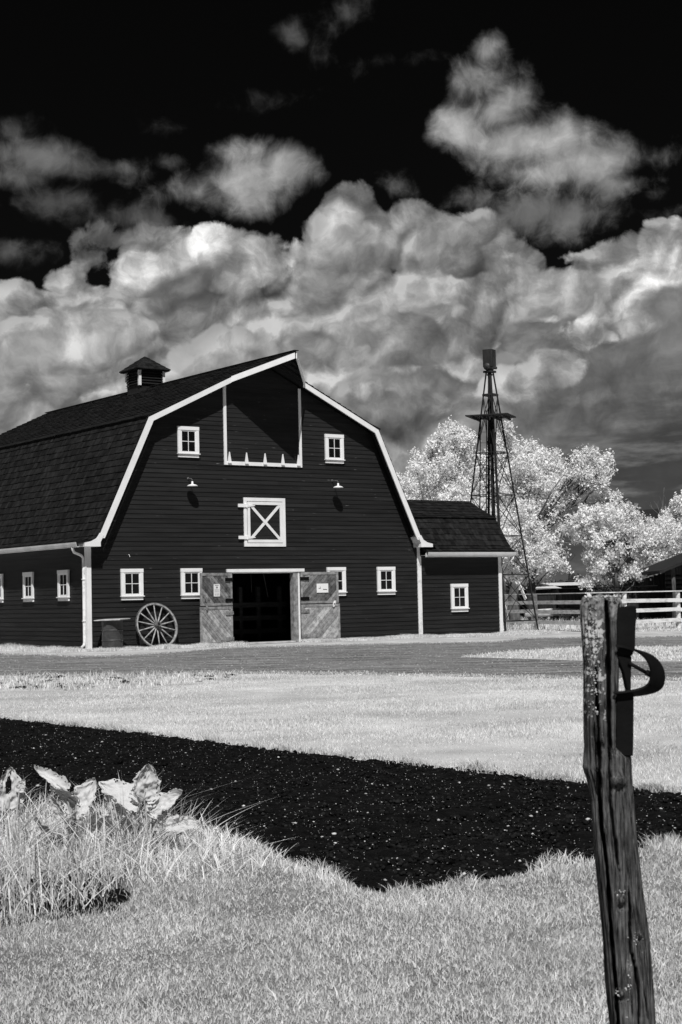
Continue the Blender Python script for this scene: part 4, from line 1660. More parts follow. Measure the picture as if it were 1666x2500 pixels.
def leafy(name, centers, radii, n_clump, leaves, size, mat, parent, clump_r=.28):
    """many small leaf quads gathered in twig clumps through each lobe of the crown"""
    P = []
    for c, r in zip(centers, radii):
        if parent is not None and leaves > 10:        # sprigs that break up the outline
            ns = int(10 * r + 4)
            ds = rng.normal(0, 1, (ns, 3)); ds[:, 2] = np.abs(ds[:, 2]) * 1.3; ds /= np.linalg.norm(ds, axis=1)[:, None]
            f_ = rng.uniform(.75, 1.0, (ns, 9, 1)) + rng.uniform(.1, .55, (ns, 1, 1)) * np.linspace(0, 1, 9)[None, :, None]
            P.append((np.array(c)[None, None] + ds[:, None] * r * f_ + rng.normal(0, .045, (ns, 9, 3))).reshape(-1, 3))
        n = max(6, int(n_clump * 2.9 * r ** 1.6))
        d = rng.normal(0, 1, (n, 3)); d /= np.linalg.norm(d, axis=1)[:, None]
        rad = r * .94 * rng.uniform(.2, 1.1, (n, 1)) ** .55
        cc = np.array(c)[None] + d * rad * np.array([1, 1, .95])
        cc += rng.normal(0, .16 * r + .05, (n, 3))
        # twig spikes sticking out of the lobe
        k = leaves
        off = rng.normal(0, 1, (n, k, 3)) * clump_r * .45
        off += d[:, None, :] * rng.uniform(-.3, .5, (n, k, 1)) * clump_r
        off[..., 2] += rng.uniform(-.1, .25, (n, 1)) * clump_r
        P.append((cc[:, None] + off).reshape(-1, 3))
    P = np.concatenate(P)
    n = len(P)
    a = rng.normal(0, 1, (n, 3)); a /= np.linalg.norm(a, axis=1)[:, None]
    b = np.cross(a, rng.normal(0, 1, (n, 3))); b /= np.linalg.norm(b, axis=1)[:, None]
    s = size * rng.uniform(.6, 1.3, (n, 1))
    V = np.stack([P - a * s, P + b * s * .55, P + a * s, P - b * s * .55], 1).reshape(-1, 3)
    Q = (np.arange(n) * 4)[:, None] + np.arange(4)
    return np_mesh(name, V, quads=Q, mat=mat, parent=parent)


def tree(name, label, base_px, depth, lobes, cat='tree', group=None, trunk_r=.2, n_clump=26, leaves=34, size=.075, mat=None, limbs=(), spread=1.6, clump_r=.28):
    base = ground_at(base_px, depth)
    t = thing(name, label, cat, base, group=group)
    C, Rr = [], []
    for (px, py, r) in lobes:
        rm_ = r * depth / FPX
        p = at(px, py, depth) + Vector((G_F[0], G_F[1], 0)) * rng.uniform(-1, 1) * min(spread, rm_ * 1.6)
        C.append(np.array(p - base)); Rr.append(rm_)
        if r > 30:
            p2 = Vector(p) + Vector((G_F[0], G_F[1], 0)) * rng.choice([-1, 1]) * rm_ * 1.1 + Vector((0, 0, -.2))
            C.append(np.array(p2 - base)); Rr.append(rm_ * .8)
    leafy('crown', C, Rr, n_clump, leaves, size, mat or M_LEAF, t, clump_r)
    mb = MB()
    top = max(c[2] for c in C) * .75
    ax = [Vector((0, 0, -.1)), Vector((.05, .05, top * .3)), Vector((rng.uniform(-.3, .3), rng.uniform(-.3, .3), top * .65)), Vector((rng.uniform(-.5, .5), 0, top))]
    mb.tube(ax, [trunk_r, trunk_r * .8, trunk_r * .5, trunk_r * .15], 10)
    for c, r in zip(C, Rr):
        c = Vector(c)
        f = min(.85, max(.15, c.z / top * .55))
        z_ = f * top
        s_ = ax[1].lerp(ax[2], f) if f < 1 else ax[2]
        s_ = Vector((s_.x * f, s_.y * f, z_))
        mid = s_.lerp(c, .5) + Vector((rng.uniform(-.3, .3), rng.uniform(-.3, .3), rng.uniform(-.1, .4)))
        mb.tube([s_, mid, c], [trunk_r * .22, trunk_r * .12, .01], 6)
        for q in range(2):
            e_ = c + Vector((rng.normal(0, .6), rng.normal(0, .6), rng.uniform(0, .9))) * r
            mb.tube([mid.lerp(c, rng.uniform(.3, 1)), c.lerp(e_, .5), e_], [.014, .010, .006], 4)
    mb.build('trunk', M_BARK, t, smooth=True)
    for L in limbs:
        mb = MB()
        pts = [at(x, y, depth + dd) - base for (x, y, dd) in L[0]]
        mb.tube(pts, [L[1] * (1 - .85 * i / (len(pts) - 1)) for i in range(len(pts))], 7)
        mb.build('limb', M_BARK, t, smooth=True)
    return t


tree('leafy_tree', 'low bright tree showing just above the wing roof beside the barn slope', 1000, 85,
     [(960, 1190, 20), (985, 1185, 28), (1005, 1205, 34), (975, 1225, 30), (1040, 1230, 32), (1085, 1232, 34), (1125, 1232, 30)], group='bright leafy trees behind the barn')
tree('leafy_tree', 'bright upright tree left of the tower with a gap of sky in its crown', 1090, 80,
     [(1104, 1052, 18), (1112, 1070, 26), (1084, 1072, 22), (1135, 1082, 24), (1065, 1096, 18), (1095, 1098, 26), (1145, 1108, 22), (1052, 1088, 10),
      (1058, 1118, 20), (1025, 1132, 20), (1047, 1145, 26), (1085, 1140, 26), (1142, 1150, 24), (1072, 1172, 30), (1110, 1188, 30), (1145, 1185, 28), (1060, 1205, 30), (1100, 1215, 34), (1016, 1140, 14)],
     group='bright leafy trees behind the barn', trunk_r=.22)
tree('leafy_tree', 'tallest broad bright tree directly behind the windmill tower', 1225, 84,
     [(1240, 1045, 9), (1238, 1062, 16), (1222, 1075, 16), (1250, 1085, 22), (1215, 1100, 24), (1242, 1115, 30), (1195, 1120, 20), (1275, 1110, 20), (1298, 1095, 14), (1292, 1118, 24), (1318, 1108, 12),
      (1320, 1130, 24), (1345, 1122, 16), (1350, 1145, 22), (1270, 1150, 34), (1220, 1155, 34), (1185, 1165, 24), (1310, 1165, 34), (1350, 1180, 30), (1262, 1190, 34), (1320, 1200, 34), (1300, 1245, 32), (1240, 1200, 42), (1190, 1205, 32), (1290, 1210, 42), (1340, 1220, 34), (1180, 1250, 30), (1362, 1130, 8)],
     group='bright leafy trees behind the barn', trunk_r=.3, n_clump=24)
tree('leafy_tree', 'wide bright tree with one long dark limb reaching right', 1298, 76,
     [(1232, 1265, 28), (1275, 1260, 30), (1320, 1262, 30), (1250, 1305, 34), (1300, 1305, 36), (1222, 1325, 28), (1340, 1300, 26), (1260, 1345, 34), (1305, 1350, 36), (1230, 1365, 26), (1342, 1345, 26),
      (1245, 1392, 26), (1285, 1395, 30), (1325, 1388, 26), (1355, 1380, 20), (1370, 1225, 20), (1355, 1250, 22), (1350, 1200, 20),
      (1432, 1108, 12), (1425, 1125, 16), (1405, 1122, 12), (1445, 1120, 12), (1482, 1122, 10), (1470, 1135, 14), (1488, 1148, 10), (1442, 1142, 18), (1412, 1148, 18), (1390, 1155, 14), (1395, 1175, 18), (1462, 1158, 16), (1430, 1168, 18), (1378, 1190, 18),
      (1470, 1185, 14), (1440, 1195, 16), (1400, 1205, 16), (1500, 1212, 9), (1480, 1208, 10)],
     group='bright leafy trees behind the barn', trunk_r=.26, n_clump=24, size=.07,
     limbs=[([(1342, 1262, 0), (1370, 1246, .2), (1400, 1234, 0), (1430, 1226, -.2), (1470, 1232, -.3), (1500, 1222, -.4)], .10), ([(1400, 1234, 0), (1413, 1200, .1), (1410, 1165, .1), (1412, 1135, 0)], .05),
            ([(1425, 1228, 0), (1440, 1205, 0), (1470, 1185, 0), (1482, 1160, .2)], .045), ([(1298, 1400, 0), (1310, 1330, .2), (1335, 1280, .2), (1345, 1262, 0)], .15),
            ([(1340, 1330, 0), (1370, 1325, 0), (1400, 1326, .2), (1420, 1330, .2)], .04), ([(1345, 1345, 0), (1385, 1340, 0), (1405, 1355, 0), (1375, 1390, 0)], .03)])
tree('leafy_tree', 'round low bright tree left of the old shed, behind the rail fence', 1508, 70,
     [(1400, 1278, 14), (1425, 1262, 18), (1385, 1290, 14), (1410, 1295, 22), (1450, 1252, 16), (1460, 1275, 26), (1505, 1245, 22), (1490, 1270, 26), (1532, 1255, 20), (1550, 1262, 14), (1535, 1280, 22), (1440, 1305, 24), (1475, 1302, 24),
      (1515, 1300, 26), (1548, 1300, 16), (1450, 1340, 20), (1440, 1360, 16), (1468, 1365, 24), (1500, 1345, 18), (1500, 1378, 26), (1460, 1392, 18), (1452, 1412, 14), (1480, 1405, 20), (1512, 1405, 20), (1535, 1398, 16), (1552, 1405, 10), (1430, 1425, 8)],
     group='bright leafy trees behind the barn', trunk_r=.17, size=.075, clump_r=.24, n_clump=28,
     limbs=[([(1508, 1440, 0), (1505, 1400, 0), (1498, 1360, .1), (1478, 1320, .2)], .14)])
tree('leafy_tree', 'bright tree at the right edge above the old shed roof', 1615, 79,
     [(1560, 1300, 20), (1585, 1292, 24), (1560, 1325, 24), (1610, 1300, 26), (1590, 1330, 30), (1640, 1300, 24), (1625, 1330, 30), (1580, 1360, 26), (1605, 1365, 28), (1655, 1335, 24), (1640, 1355, 26), (1575, 1385, 16), (1590, 1395, 18),
      (1652, 1228, 14), (1660, 1250, 20), (1640, 1265, 18), (1662, 1275, 20), (1625, 1275, 12), (1700, 1290, 36), (1690, 1240, 24), (1720, 1340, 36)],
     group='bright leafy trees behind the barn', trunk_r=.2, n_clump=26)
# bare snag
sn = thing('bare_tree', 'small leafless dead tree in front of the dark far roof', 'dead tree', ground_at(1613, 90))
bs = ground_at(1613, 90)
mb = MB()
for L, r0 in (([(1613, 1450), (1614, 1330), (1616, 1262), (1618, 1235), (1622, 1190)], .09), ([(1616, 1262), (1605, 1235), (1596, 1222)], .035), ([(1617, 1250), (1628, 1228), (1621, 1205)], .03), ([(1616, 1262), (1592, 1240), (1576, 1222)], .03),
              ([(1592, 1240), (1588, 1225)], .02), ([(1618, 1235), (1612, 1212)], .02), ([(1618, 1240), (1634, 1232), (1640, 1215)], .02), ([(1605, 1235), (1608, 1222)], .015)):
    mb.tube([at(x, y, 90) - bs for x, y in L], [r0 * (1 - .8 * i / (len(L) - 1)) for i in range(len(L))], 5)
mb.build('branches', M_BARK, sn)

# ------------------------------------------------------------------ old shed at the right
g3r, g3f = Vector((G_R[0], G_R[1], 0)), Vector((G_F[0], G_F[1], 0))
sc_ = ground_at(1723, 66.5)
shed = thing('old_shed', 'old dark log shed with porch posts at the right edge behind the fence', 'shed', sc_, math.atan2(G_R[1], G_R[0]))
# local x to the right, y away
def logs(mb, x0, x1, y, z0, z1, step=.2):
    z = z0
    while z < z1 - .02:
        mb.tube([(x0, y, z + step / 2), (x1, y, z + step / 2)], step * .5, 8)
        z += step * .97
mb = MB(); logs(mb, -1.35, 4.0, 1.6, 0, 2.25); mb.build('log_wall', M_SHED, shed, smooth=True)
mb = MB()
k_ = -1.4
while k_ < 4:
    mb.box(k_, k_ + .17, 1.42, 1.45, 2.2, 2.3 + min(1.15, .37 * (k_ + 1.9)))
    k_ += .18
mb.build('gable_boards', M_SHED, shed)
mb = MB()
for (a, b) in (((-2.03, 2.32), (1.5, 3.62)), ((1.5, 3.62), (5.0, 2.3))):
    mb.extrude([(a[0], -.5, a[1]), (b[0], -.5, b[1]), (b[0], -.5, b[1] - .13), (a[0], -.5, a[1] - .13)], (0, 6.5, 0))
mb.build('shed_roof', M_SHEDROOF, shed)
for xx in (-1.38, .9):
    mb = MB()
    mb.tube([(xx, -.1, 0), (xx + .03, -.1, 1.3), (xx, -.1, 2.45 + (xx + 1.38) * .45)], [.10, .08, .085], 8)
    mb.build('porch_post', M_BARK if xx < 0 else M_SHED, shed, smooth=True)
pw_ = thing('board_wall', 'dark vertical-board lean-to between the round tree and the old shed', 'lean-to', ground_at(1560, 70.5), math.atan2(G_R[1], G_R[0]))
mb = MB()
k_ = -.9
rr = random.Random(3)
while k_ < 1.9:
    mb.box(k_, k_ + .19, rr.uniform(0, .02), .05, 0, 2.0 + k_ * .25)
    k_ += .2
mb.box(-.9, 1.9, .06, 2.2, 0, 1.75)
mb.build('wall', M_SHED, pw_)
mb = MB()
mb.extrude([(-1.0, -.15, 1.79), (2.0, -.15, 2.54), (2.0, -.15, 2.60), (-1.0, -.15, 1.85)], (0, 2.6, 0))
mb.build('roof', M_SHEDROOF, pw_)

# big dark building far behind, only a piece of its roof shows
fb = thing('far_building', 'large dark flat-ended roof glimpsed between the trees at the right', 'building', ground_at(1640, 104), math.atan2(G_R[1], G_R[0]))
MB().box(-2.2, 8, 0, 9, 0, 5.0).build('wall', M_SHED, fb)
mb = MB(); mb.hexa([(-2.6, -.4, 4.9), (8.4, -.4, 5.2), (8.4, 9.4, 5.2), (-2.6, 9.4, 4.9), (-2.4, -.2, 6.85), (8.4, -.2, 7.45), (8.4, 5, 7.6), (-2.4, 5, 7.0)])
mb.build('roof', M_CAP, fb)

# low sheds, wagon boxes and clutter beyond the fence
def low_shed(px0, px1, depth, y_top, y_bot, label, deep=3.5):
    a, b = at(px0, y_top, depth), at(px1, y_top, depth)
    h0 = at(px0, y_bot, depth).z
    h1 = at(px0, y_top, depth + deep).z
    L = (b - a).length
    t = thing('low_shed', label, 'shed', (a.x, a.y, 0), math.atan2(G_R[1], G_R[0]), 'low pale-roofed sheds beyond the fence')
    mb = MB()
    mb.hexa([(0, 0, h0 - .05), (L, 0, h0 - .05), (L, deep, h1 - .05), (0, deep, h1 - .05), (0, 0, h0), (L, 0, h0), (L, deep, h1), (0, deep, h1)])
    mb.build('roof', M_PALEROOF, t)
    mb = MB()
    mb.box(.1, L - .1, deep - .2, deep - .1, 0, h0 - .06)
    mb.box(.1, .2, .5, deep - .2, 0, h0 - .06)
    mb.box(L - .2, L - .1, .5, deep - .2, 0, h0 - .06)
    mb.build('wall', M_SHED, t)


low_shed(1340, 1440, 92, 1423, 1428, 'long low open shed with a pale roof, farthest right between the trees')
low_shed(1262, 1372, 84, 1431, 1438, 'long low open shed with a pale roof, nearest the windmill tower')
low_shed(1180, 1240, 90, 1423, 1429, 'low open shed with a pale roof just past the barn wing corner')
for px, dep, L_, H_, lab in ((1345, 74, 1.35, .62, 'dark wooden wagon box standing left of the other wagon box'), (1395, 73, 1.0, .68, 'dark wooden wagon box nearest the old post')):
    t = thing('farm_wagon', lab, 'wagon', ground_at(px, dep), math.atan2(G_R[1], G_R[0]) + .1, 'old farm wagons beyond the fence')
    mb = MB()
    mb.hexa([(-L_ / 2, -.5, .75), (L_ / 2, -.5, .75), (L_ / 2, .5, .75), (-L_ / 2, .5, .75), (-L_ / 2 - .12, -.6, .75 + H_), (L_ / 2 + .12, -.6, .75 + H_), (L_ / 2 + .12, .6, .75 + H_), (-L_ / 2 - .12, .6, .75 + H_)])
    mb.build('box', M_SHED, t)
    for sx_ in (-1, 1):
        for sy_ in (-.5, .5):
            mb = MB()
            m_ = Matrix.Translation((sx_ * L_ * .36, sy_ * 1.1, .38)) @ Matrix.Rotation(R(90), 4, 'X')
            mb.lathe([(.3, -.03), (.38, -.03), (.38, .03), (.3, .03), (.3, -.03)], 20, m_)
            for q in range(5):
                a_ = q * math.pi / 5
                mb.bar(m_ @ Vector((-.33 * math.cos(a_), -.33 * math.sin(a_), 0)), m_ @ Vector((.33 * math.cos(a_), .33 * math.sin(a_), 0)), .03, .03)
            mb.build('wheel', M_HUB, t)
# pale log and leaning board, stump by the tower
o = MB().tube([(0, 0, .0), (1.5, .1, .03), (2.9, .0, .02)], [.17, .2, .16], 10).build('pale_log', M_BOARD)
tag(o, 'pale barkless log lying beyond the fence near the wagons', 'log'); o.location = ground_at(1280, 73) + Vector((0, 0, .55)); o.rotation_euler = (0, 0, math.atan2(G_R[1], G_R[0]))
tr_ = thing('log_trestle', 'low dark trestle holding up the pale log', 'trestle', ground_at(1306, 73), math.atan2(G_R[1], G_R[0]))
for xx in (-.9, .9):
    MB().box(xx - .08, xx + .08, -.25, .35, 0, .38).build('leg', M_SHED, tr_)
a_, b_ = at(1266, 1422, 68.5), at(1284, 1463, 68.0)
o = MB().bar(a_ - ground_at(1284, 68), Vector((0, 0, 0)) + (b_ - ground_at(1284, 68)) * 1.0, .05, .14).build('leaning_board', M_PALEROOF)
o.data.transform(Matrix.Identity(4)); o.location = ground_at(1284, 68)
tag(o, 'pale board leaning in front of the stump beside the tower leg', 'board')
st_ = thing('tree_stump', 'tall dark broken stump beside the tower and barn wing corner', 'stump', ground_at(1253, 69))
MB().tube([(0, 0, 0), (.05, 0, .5), (-.05, 0, 1.2), (.1, 0, 1.75), (.05, 0, 2.0)], [.34, .26, .24, .2, .05], 12).build('trunk', M_BARK, st_, smooth=True)
mb = MB()
wp = [at(1276, 1438, 66.5), at(1380, 1437, 66.2), at(1480, 1434.5, 66), at(1606, 1430, 66)]
mb.tube(wp, .02, 5)
tag(mb.build('cable', M_IRON), 'dark cable sagging above the fence from the tower to the shed post', 'cable')
# dark distant hedge and spruces
rr = random.Random(12)
for i, px in enumerate((1392, 1399, 1404, 1413, 1420)):
    base = ground_at(px, 190 + i * 3)
    H_ = (at(px, (1398, 1393, 1403, 1400, 1408)[i], 190 + i * 3).z)
    t = thing('spruce_tree', ('small pointed spruce, leftmost of the distant row', 'tallest pointed spruce of the distant row', 'third spruce from the left in the distant row', 'fourth spruce from the left in the distant row', 'small spruce, rightmost of the distant row')[i], 'spruce', base, group='distant spruces')
    mb = MB()
    z = .3
    while z < H_:
        r0 = .85 * (1 - z / H_) + .05
        n_ = 9
        for k in range(n_):
            a = rr.uniform(0, 6.28)
            p = Vector((r0 * math.cos(a), r0 * math.sin(a), z - .12))
            q = Vector((-math.sin(a), math.cos(a), 0)) * .16
            mb.poly([(0, 0, z + .18), tuple(p * .7 + q + Vector((0, 0, z * .3))), tuple(p), tuple(p * .7 - q + Vector((0, 0, z * .3)))])
        z += .16
    mb.build('crown', M_SPRUCE, t)
    MB().tube([(0, 0, 0), (0, 0, H_ * .95)], [.1, .02], 6).build('trunk', M_BARK, t)
C_, R_ = [], []
for i in range(70):
    px = 1150 + i * 9.5
    dep = 200 + rr.uniform(-6, 6)
    C_.append(np.array(ground_at(px, dep)) + np.array([0, 0, rr.uniform(.6, 1.5)])); R_.append(rr.uniform(.9, 1.6))
tag(leafy('far_hedge', C_, R_, 22, 8, .22, M_SPRUCE, None, .5), 'low dark band of distant bushes along the horizon', 'bushes', kind='stuff')

# ------------------------------------------------------------------ broad-leaved plants
def big_leaf(parent, base, tip, width, face, cup=.15, seed=0, hole=None, wav=.09):
    """a broad veined leaf: base and tip in world space, face = direction its upper side looks"""
    base, tip, face = Vector(base), Vector(tip), Vector(face).normalized()
    ax = tip - base
    L = ax.length
    ax.normalize()
    sd = ax.cross(face).normalized()
    nn = sd.cross(ax).normalized()
    nu, nv = 26, 30
    V = []
    for j in range(nv + 1):
        v = j / nv
        hw = width / 2 * (math.sin(math.pi * min(1, v ** .62 * .97 + .03)) ** .62)
        lobe = 1 + wav * math.sin(v * 17 + seed) + wav * .7 * math.sin(v * 31 + seed * 2) + .07 * math.sin(v * 83 + seed) * math.sin(v * 37)
        for i in range(nu + 1):
            u = -1 + 2 * i / nu
            e = hw * (lobe if abs(u) > .5 else 1 + (lobe - 1) * abs(u) * 2)
            x = u * e
            y = v * L - abs(u) ** 2 * L * .12 * (1 - v * 2)
            # ribs fan out from the midrib
            ph = (y / L * 9 - abs(u) * 2.6)
            rib = -abs(math.sin(ph * math.pi / 2)) ** .6 * .06 * width
            z = cup * width * (u * u) + rib * (1 - .5 * abs(u)) + .06 * width * mnoise.noise(Vector((u * 6 + seed, v * 8, seed + 3))) + .11 * width * mnoise.noise(Vector((u * 2.3 + seed, v * 3.3, seed))) - .18 * L * max(0, v - .55) ** 2
            z += .06 * width * math.sin(v * 14 + u * 3 + seed) * abs(u) ** 2
            V.append(base + sd * x + ax * y + nn * z)
    o = parent.location
    V = [tuple(p - o) for p in V]
    F = []
    r = random.Random(seed)
    for j in range(nv):
        for i in range(nu):
            u = -1 + 2 * (i + .5) / nu
            v = (j + .5) / nv
            if hole and (u - hole[0]) ** 2 + (v - hole[1]) ** 2 < hole[2] ** 2: continue
            if (abs(u) > .80 and r.random() < .2): continue
            a = j * (nu + 1) + i
            F.append((a, a + 1, a + nu + 2, a + nu + 1))
    me = bpy.data.meshes.new('leaf')
    me.from_pydata(V, [], F)
    me.materials.append(M_LEAFBIG)
    me.polygons.foreach_set('use_smooth', [True] * len(F))
    ob = bpy.data.objects.new('leaf', me)
    COL.objects.link(ob)
    ob.parent = parent
    return ob


DN = -FWD                                         # toward the viewer's side of the plant
ZU = Vector((0, 0, 1))


def plant(label, base_px, depth, leaves):
    b = gp(base_px, 2060)
    b = ground_at(base_px, depth)
    t = thing('broad_leaf_plant', label, 'plant', b, group='broad-leaved plants in the tall grass')
    for (bx, by, tx, ty, wpx, fz, fs, dd, kw) in leaves:
        w_ = 1.05 * wpx * depth / FPX
        B, T = at(bx, by, depth), at(tx, ty, depth + dd)
        big_leaf(t, B, T, w_, DN * 1.0 + ZU * fz + Vector((G_R[0], G_R[1], 0)) * fs, seed=bx * .37, **kw)
        mb = MB()
        m_ = (B - b) * .5 + Vector((.02, .02, .03))
        mb.tube([(0, 0, 0), m_, B - b, (B - b) + (T - B) * .3 + DN * .004], [.007, .006, .005, .003], 7)
        mb.build('stem', M_STEM, t, smooth=True)
    return t


plant('broad-leaved plant cut by the left edge with a holed round leaf', 20, 9.5,
      [(22, 1972, 26, 1882, 66, .1, .5, .02, dict(hole=(-.1, .62, .26), cup=.1)), (48, 1930, 60, 1905, 22, .8, .2, 0, {}), (10, 2000, -30, 1940, 60, .8, 0, .1, {})])
plant('broad-leaved plant with a folded narrow leaf and a bright drooping one', 170, 9.4,
      [(160, 1928, 90, 1880, 36, 1.6, -.3, .06, dict(cup=.35)), (186, 1958, 128, 1922, 44, -.9, -.4, -.04, dict(cup=.1)), (180, 1985, 228, 1908, 62, .9, .35, .05, dict(cup=.12)),
       (172, 2015, 185, 1980, 46, 1.2, 0, -.08, {}), (150, 1990, 128, 1945, 32, -.5, -.6, 0, {}), (195, 2040, 160, 2000, 46, 1.4, -.3, -.1, {}), (230, 2025, 262, 1990, 40, -.4, .6, -.1, {}), (120, 2030, 92, 1995, 38, .4, -.6, -.1, {}), (205, 2030, 235, 1985, 40, .2, .6, -.1, {})])
plant('tallest broad-leaved plant with an upright veined leaf', 350, 9.3,
      [(352, 1950, 362, 1872, 70, -.15, .35, .0, dict(cup=.12, wav=.05)), (342, 1960, 252, 1912, 74, 1.3, -.2, .08, dict(cup=.08)), (330, 1992, 345, 1950, 60, 1.0, .1, -.1, {}),
       (372, 1982, 442, 1938, 52, 1.2, .5, .0, dict(cup=.25)), (300, 1985, 262, 1940, 40, -.4, -.5, 0, {}), (330, 2030, 300, 1995, 48, -.3, -.2, -.1, {}), (372, 2035, 400, 1995, 44, .9, .4, -.1, {}), (285, 2040, 262, 2005, 40, 1.1, -.2, -.12, {}), (312, 2005, 285, 1962, 46, .1, -.4, -.06, {}), (390, 1990, 400, 1955, 36, 1.2, .2, .05, {})])
plant('small broad-leaved plant at the right end of the clump', 440, 9.2,
      [(412, 2016, 482, 2010, 44, .7, .3, .0, dict(cup=.15)), (430, 2020, 455, 1990, 34, .3, .5, 0, {})])
plant('flat pale low leaf lying at the foot of the tall grass', 95, 7.75,
      [(128, 2222, 55, 2238, 34, 2.5, .0, -.1, dict(cup=.1)), (118, 2226, 95, 2212, 26, 2.5, .3, .05, {})])

# ------------------------------------------------------------------ the old post with its iron latch
PT = 3.95
PK = PT / 4.99


def prow(px, py):
    d = FWD + RIGHT * ((px - 833) / FPX) - UP * ((py - 1250) / FPX)
    tt_ = d.x * G_F[0] + d.y * G_F[1]
    k = PT / tt_
    p = d * k
    return float(p.x * G_R[0] + p.y * G_R[1]), float(CAM.z + p.z)


ROWS = [(1462, 1426, 1512), (1475, 1420, 1516), (1500, 1419, 1513), (1600, 1424, 1511), (1700, 1426, 1508), (1800, 1427, 1507), (1822, 1428, 1507), (1834, 1427, 1522), (1850, 1426, 1539), (1872, 1424, 1540),
        (1900, 1433, 1541), (1950, 1443, 1545), (2050, 1450, 1554), (2150, 1459, 1565), (2300, 1475, 1585), (2400, 1483, 1592), (2500, 1491, 1599), (2590, 1498, 1607), (2900, 1524, 1634)]
CR = [([(1455, 1474), (1475, 1474), (1550, 1478), (1700, 1479), (1800, 1482), (1842, 1484), (1870, 1486)], 3.4, .030, 1455, 1856),
      ([(1600, 1447), (1690, 1451), (1830, 1457), (1950, 1459.5), (2032, 1466.5), (2114, 1477), (2207, 1483), (2301, 1489), (2394, 1499), (2488, 1504), (2590, 1508)], 2.6, .028, 1610, 2900),
      ([(1765, 1478), (1850, 1482), (1950, 1483), (2000, 1489), (2045, 1494), (2110, 1502), (2130, 1508)], 2.4, .020, 1765, 2135),
      ([(2150, 1526), (2207, 1531), (2260, 1530), (2300, 1532), (2370, 1545), (2420, 1551), (2500, 1552), (2590, 1556)], 2.2, .020, 2150, 2900),
      ([(1740, 1444), (1800, 1447), (1900, 1452), (1990, 1458)], 1.6, .010, 1740, 1990), ([(1480, 1494), (1700, 1496), (1838, 1497)], 1.0, .004, 1480, 1840),
      ([(1920, 1510), (2040, 1518), (2200, 1538), (2350, 1560), (2500, 1575)], 1.1, .006, 1930, 2500), ([(1900, 1525), (2100, 1545), (2300, 1568)], 1.0, .004, 1900, 2330),
      ([(2000, 1470), (2150, 1480)], 1.2, .006, 1990, 2150)]
KN = [(1504, 1903, 17, 13, .016), (1508, 2190, 10, 12, .014), (1552, 2276, 8, 7, .010), (1507, 2415, 11, 10, .012), (1424, 1868, 6, 12, .008), (1462, 1805, 6, 8, .008)]
_ = None
post = thing('wooden_post', 'leaning weathered wooden post with deep cracks and lichen in the near lawn', 'post', (0, 0, 0))
bs_, bz0 = prow(1577, 2870)
pb = st_xy(np.array([bs_]), np.array([PT]))[0]
post.location = (pb[0], pb[1], 0)
NA, NR = 168, 370
ys = np.linspace(1464, 2885, NR)
rowy = [r_[0] for r_ in ROWS]
PV = []
CK = []
for y in ys:
    l_, r_ = np.interp(y, rowy, [q[1] for q in ROWS]), np.interp(y, rowy, [q[2] for q in ROWS])
    sl, z = prow(l_, y); sr, _ = prow(r_, y)
    c_, hw = (sl + sr) / 2, (sr - sl) / 2
    for k in range(NA):
        a = 2 * math.pi * k / NA
        u, v = math.cos(a), math.sin(a)            # u lateral, v away
        su = math.copysign(abs(u) ** .80, u); sv = math.copysign(abs(v) ** .80, v)
        s_ = c_ + su * hw
        dp = .062 * PK * sv
        n1 = mnoise.noise(Vector((a * 9, z * 1.4, 1))) * .0045 + mnoise.noise(Vector((a * 26, z * 3, 5))) * .0028 + mnoise.noise(Vector((a * 2, z * 6, 8))) * .0035
        rad = 1 + n1 / .06
        s_ = c_ + su * hw * rad
        dp = dp * rad
        cut = 0
        if v < .1:
            pxv = l_ + (su * .5 + .5) * (r_ - l_)
            cut = 0
            for (ln, wd, dpth, ya, yb) in CR:
                if ya <= y <= yb:
                    cx_ = np.interp(y, [q[0] for q in ln], [q[1] for q in ln]) + 1.6 * mnoise.noise(Vector((0, y * .03, ln[0][1])))
                    tp = min(1, (y - ya) / 40 + (.6 if ya < 1470 else 0), (yb - y) / 40 + (.5 if yb > 2580 else 0)) * (.8 + .35 * mnoise.noise(Vector((ln[0][1], y * .02, 0))))
                    wv_ = 1.7 * wd * max(.25, tp)
                    cut = max(cut, 2.0 * dpth * max(0, tp) * math.exp(-((pxv - cx_) / wv_) ** 4))
            bump_ = 0
            for (kx, ky, kw_, kh_, kd) in KN:
                dd_ = ((pxv - kx) / kw_) ** 2 + ((y - ky) / kh_) ** 2
                bump_ += kd * math.exp(-dd_ * 1.2) * (1 + .5 * mnoise.noise(Vector((pxv * .15, y * .15, 2)))) - .6 * kd * math.exp(-(((pxv - kx) / kw_) ** 2 + ((y - ky - kh_ * 1.5) / (kh_ * .6)) ** 2))
            dp += (cut - bump_) * PK
        zt = z
        if y < 1480:
            zt = z + .014 * mnoise.noise(Vector((a * 1.6, 0, 4))) * (1480 - y) / 16
        PV.append((s_, PT + dp, max(zt, -.02)))
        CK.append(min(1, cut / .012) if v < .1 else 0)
PV = np.array(PV)
xy = st_xy(PV[:, 0], PV[:, 1])
P3 = np.column_stack([xy[:, 0] - pb[0], xy[:, 1] - pb[1], PV[:, 2]])
ids = np.arange(NA * NR).reshape(NR, NA)
Q = np.stack([ids[:-1], np.roll(ids, -1, 1)[:-1], np.roll(ids, -1, 1)[1:], ids[1:]], -1).reshape(-1, 4)[:, ::-1]
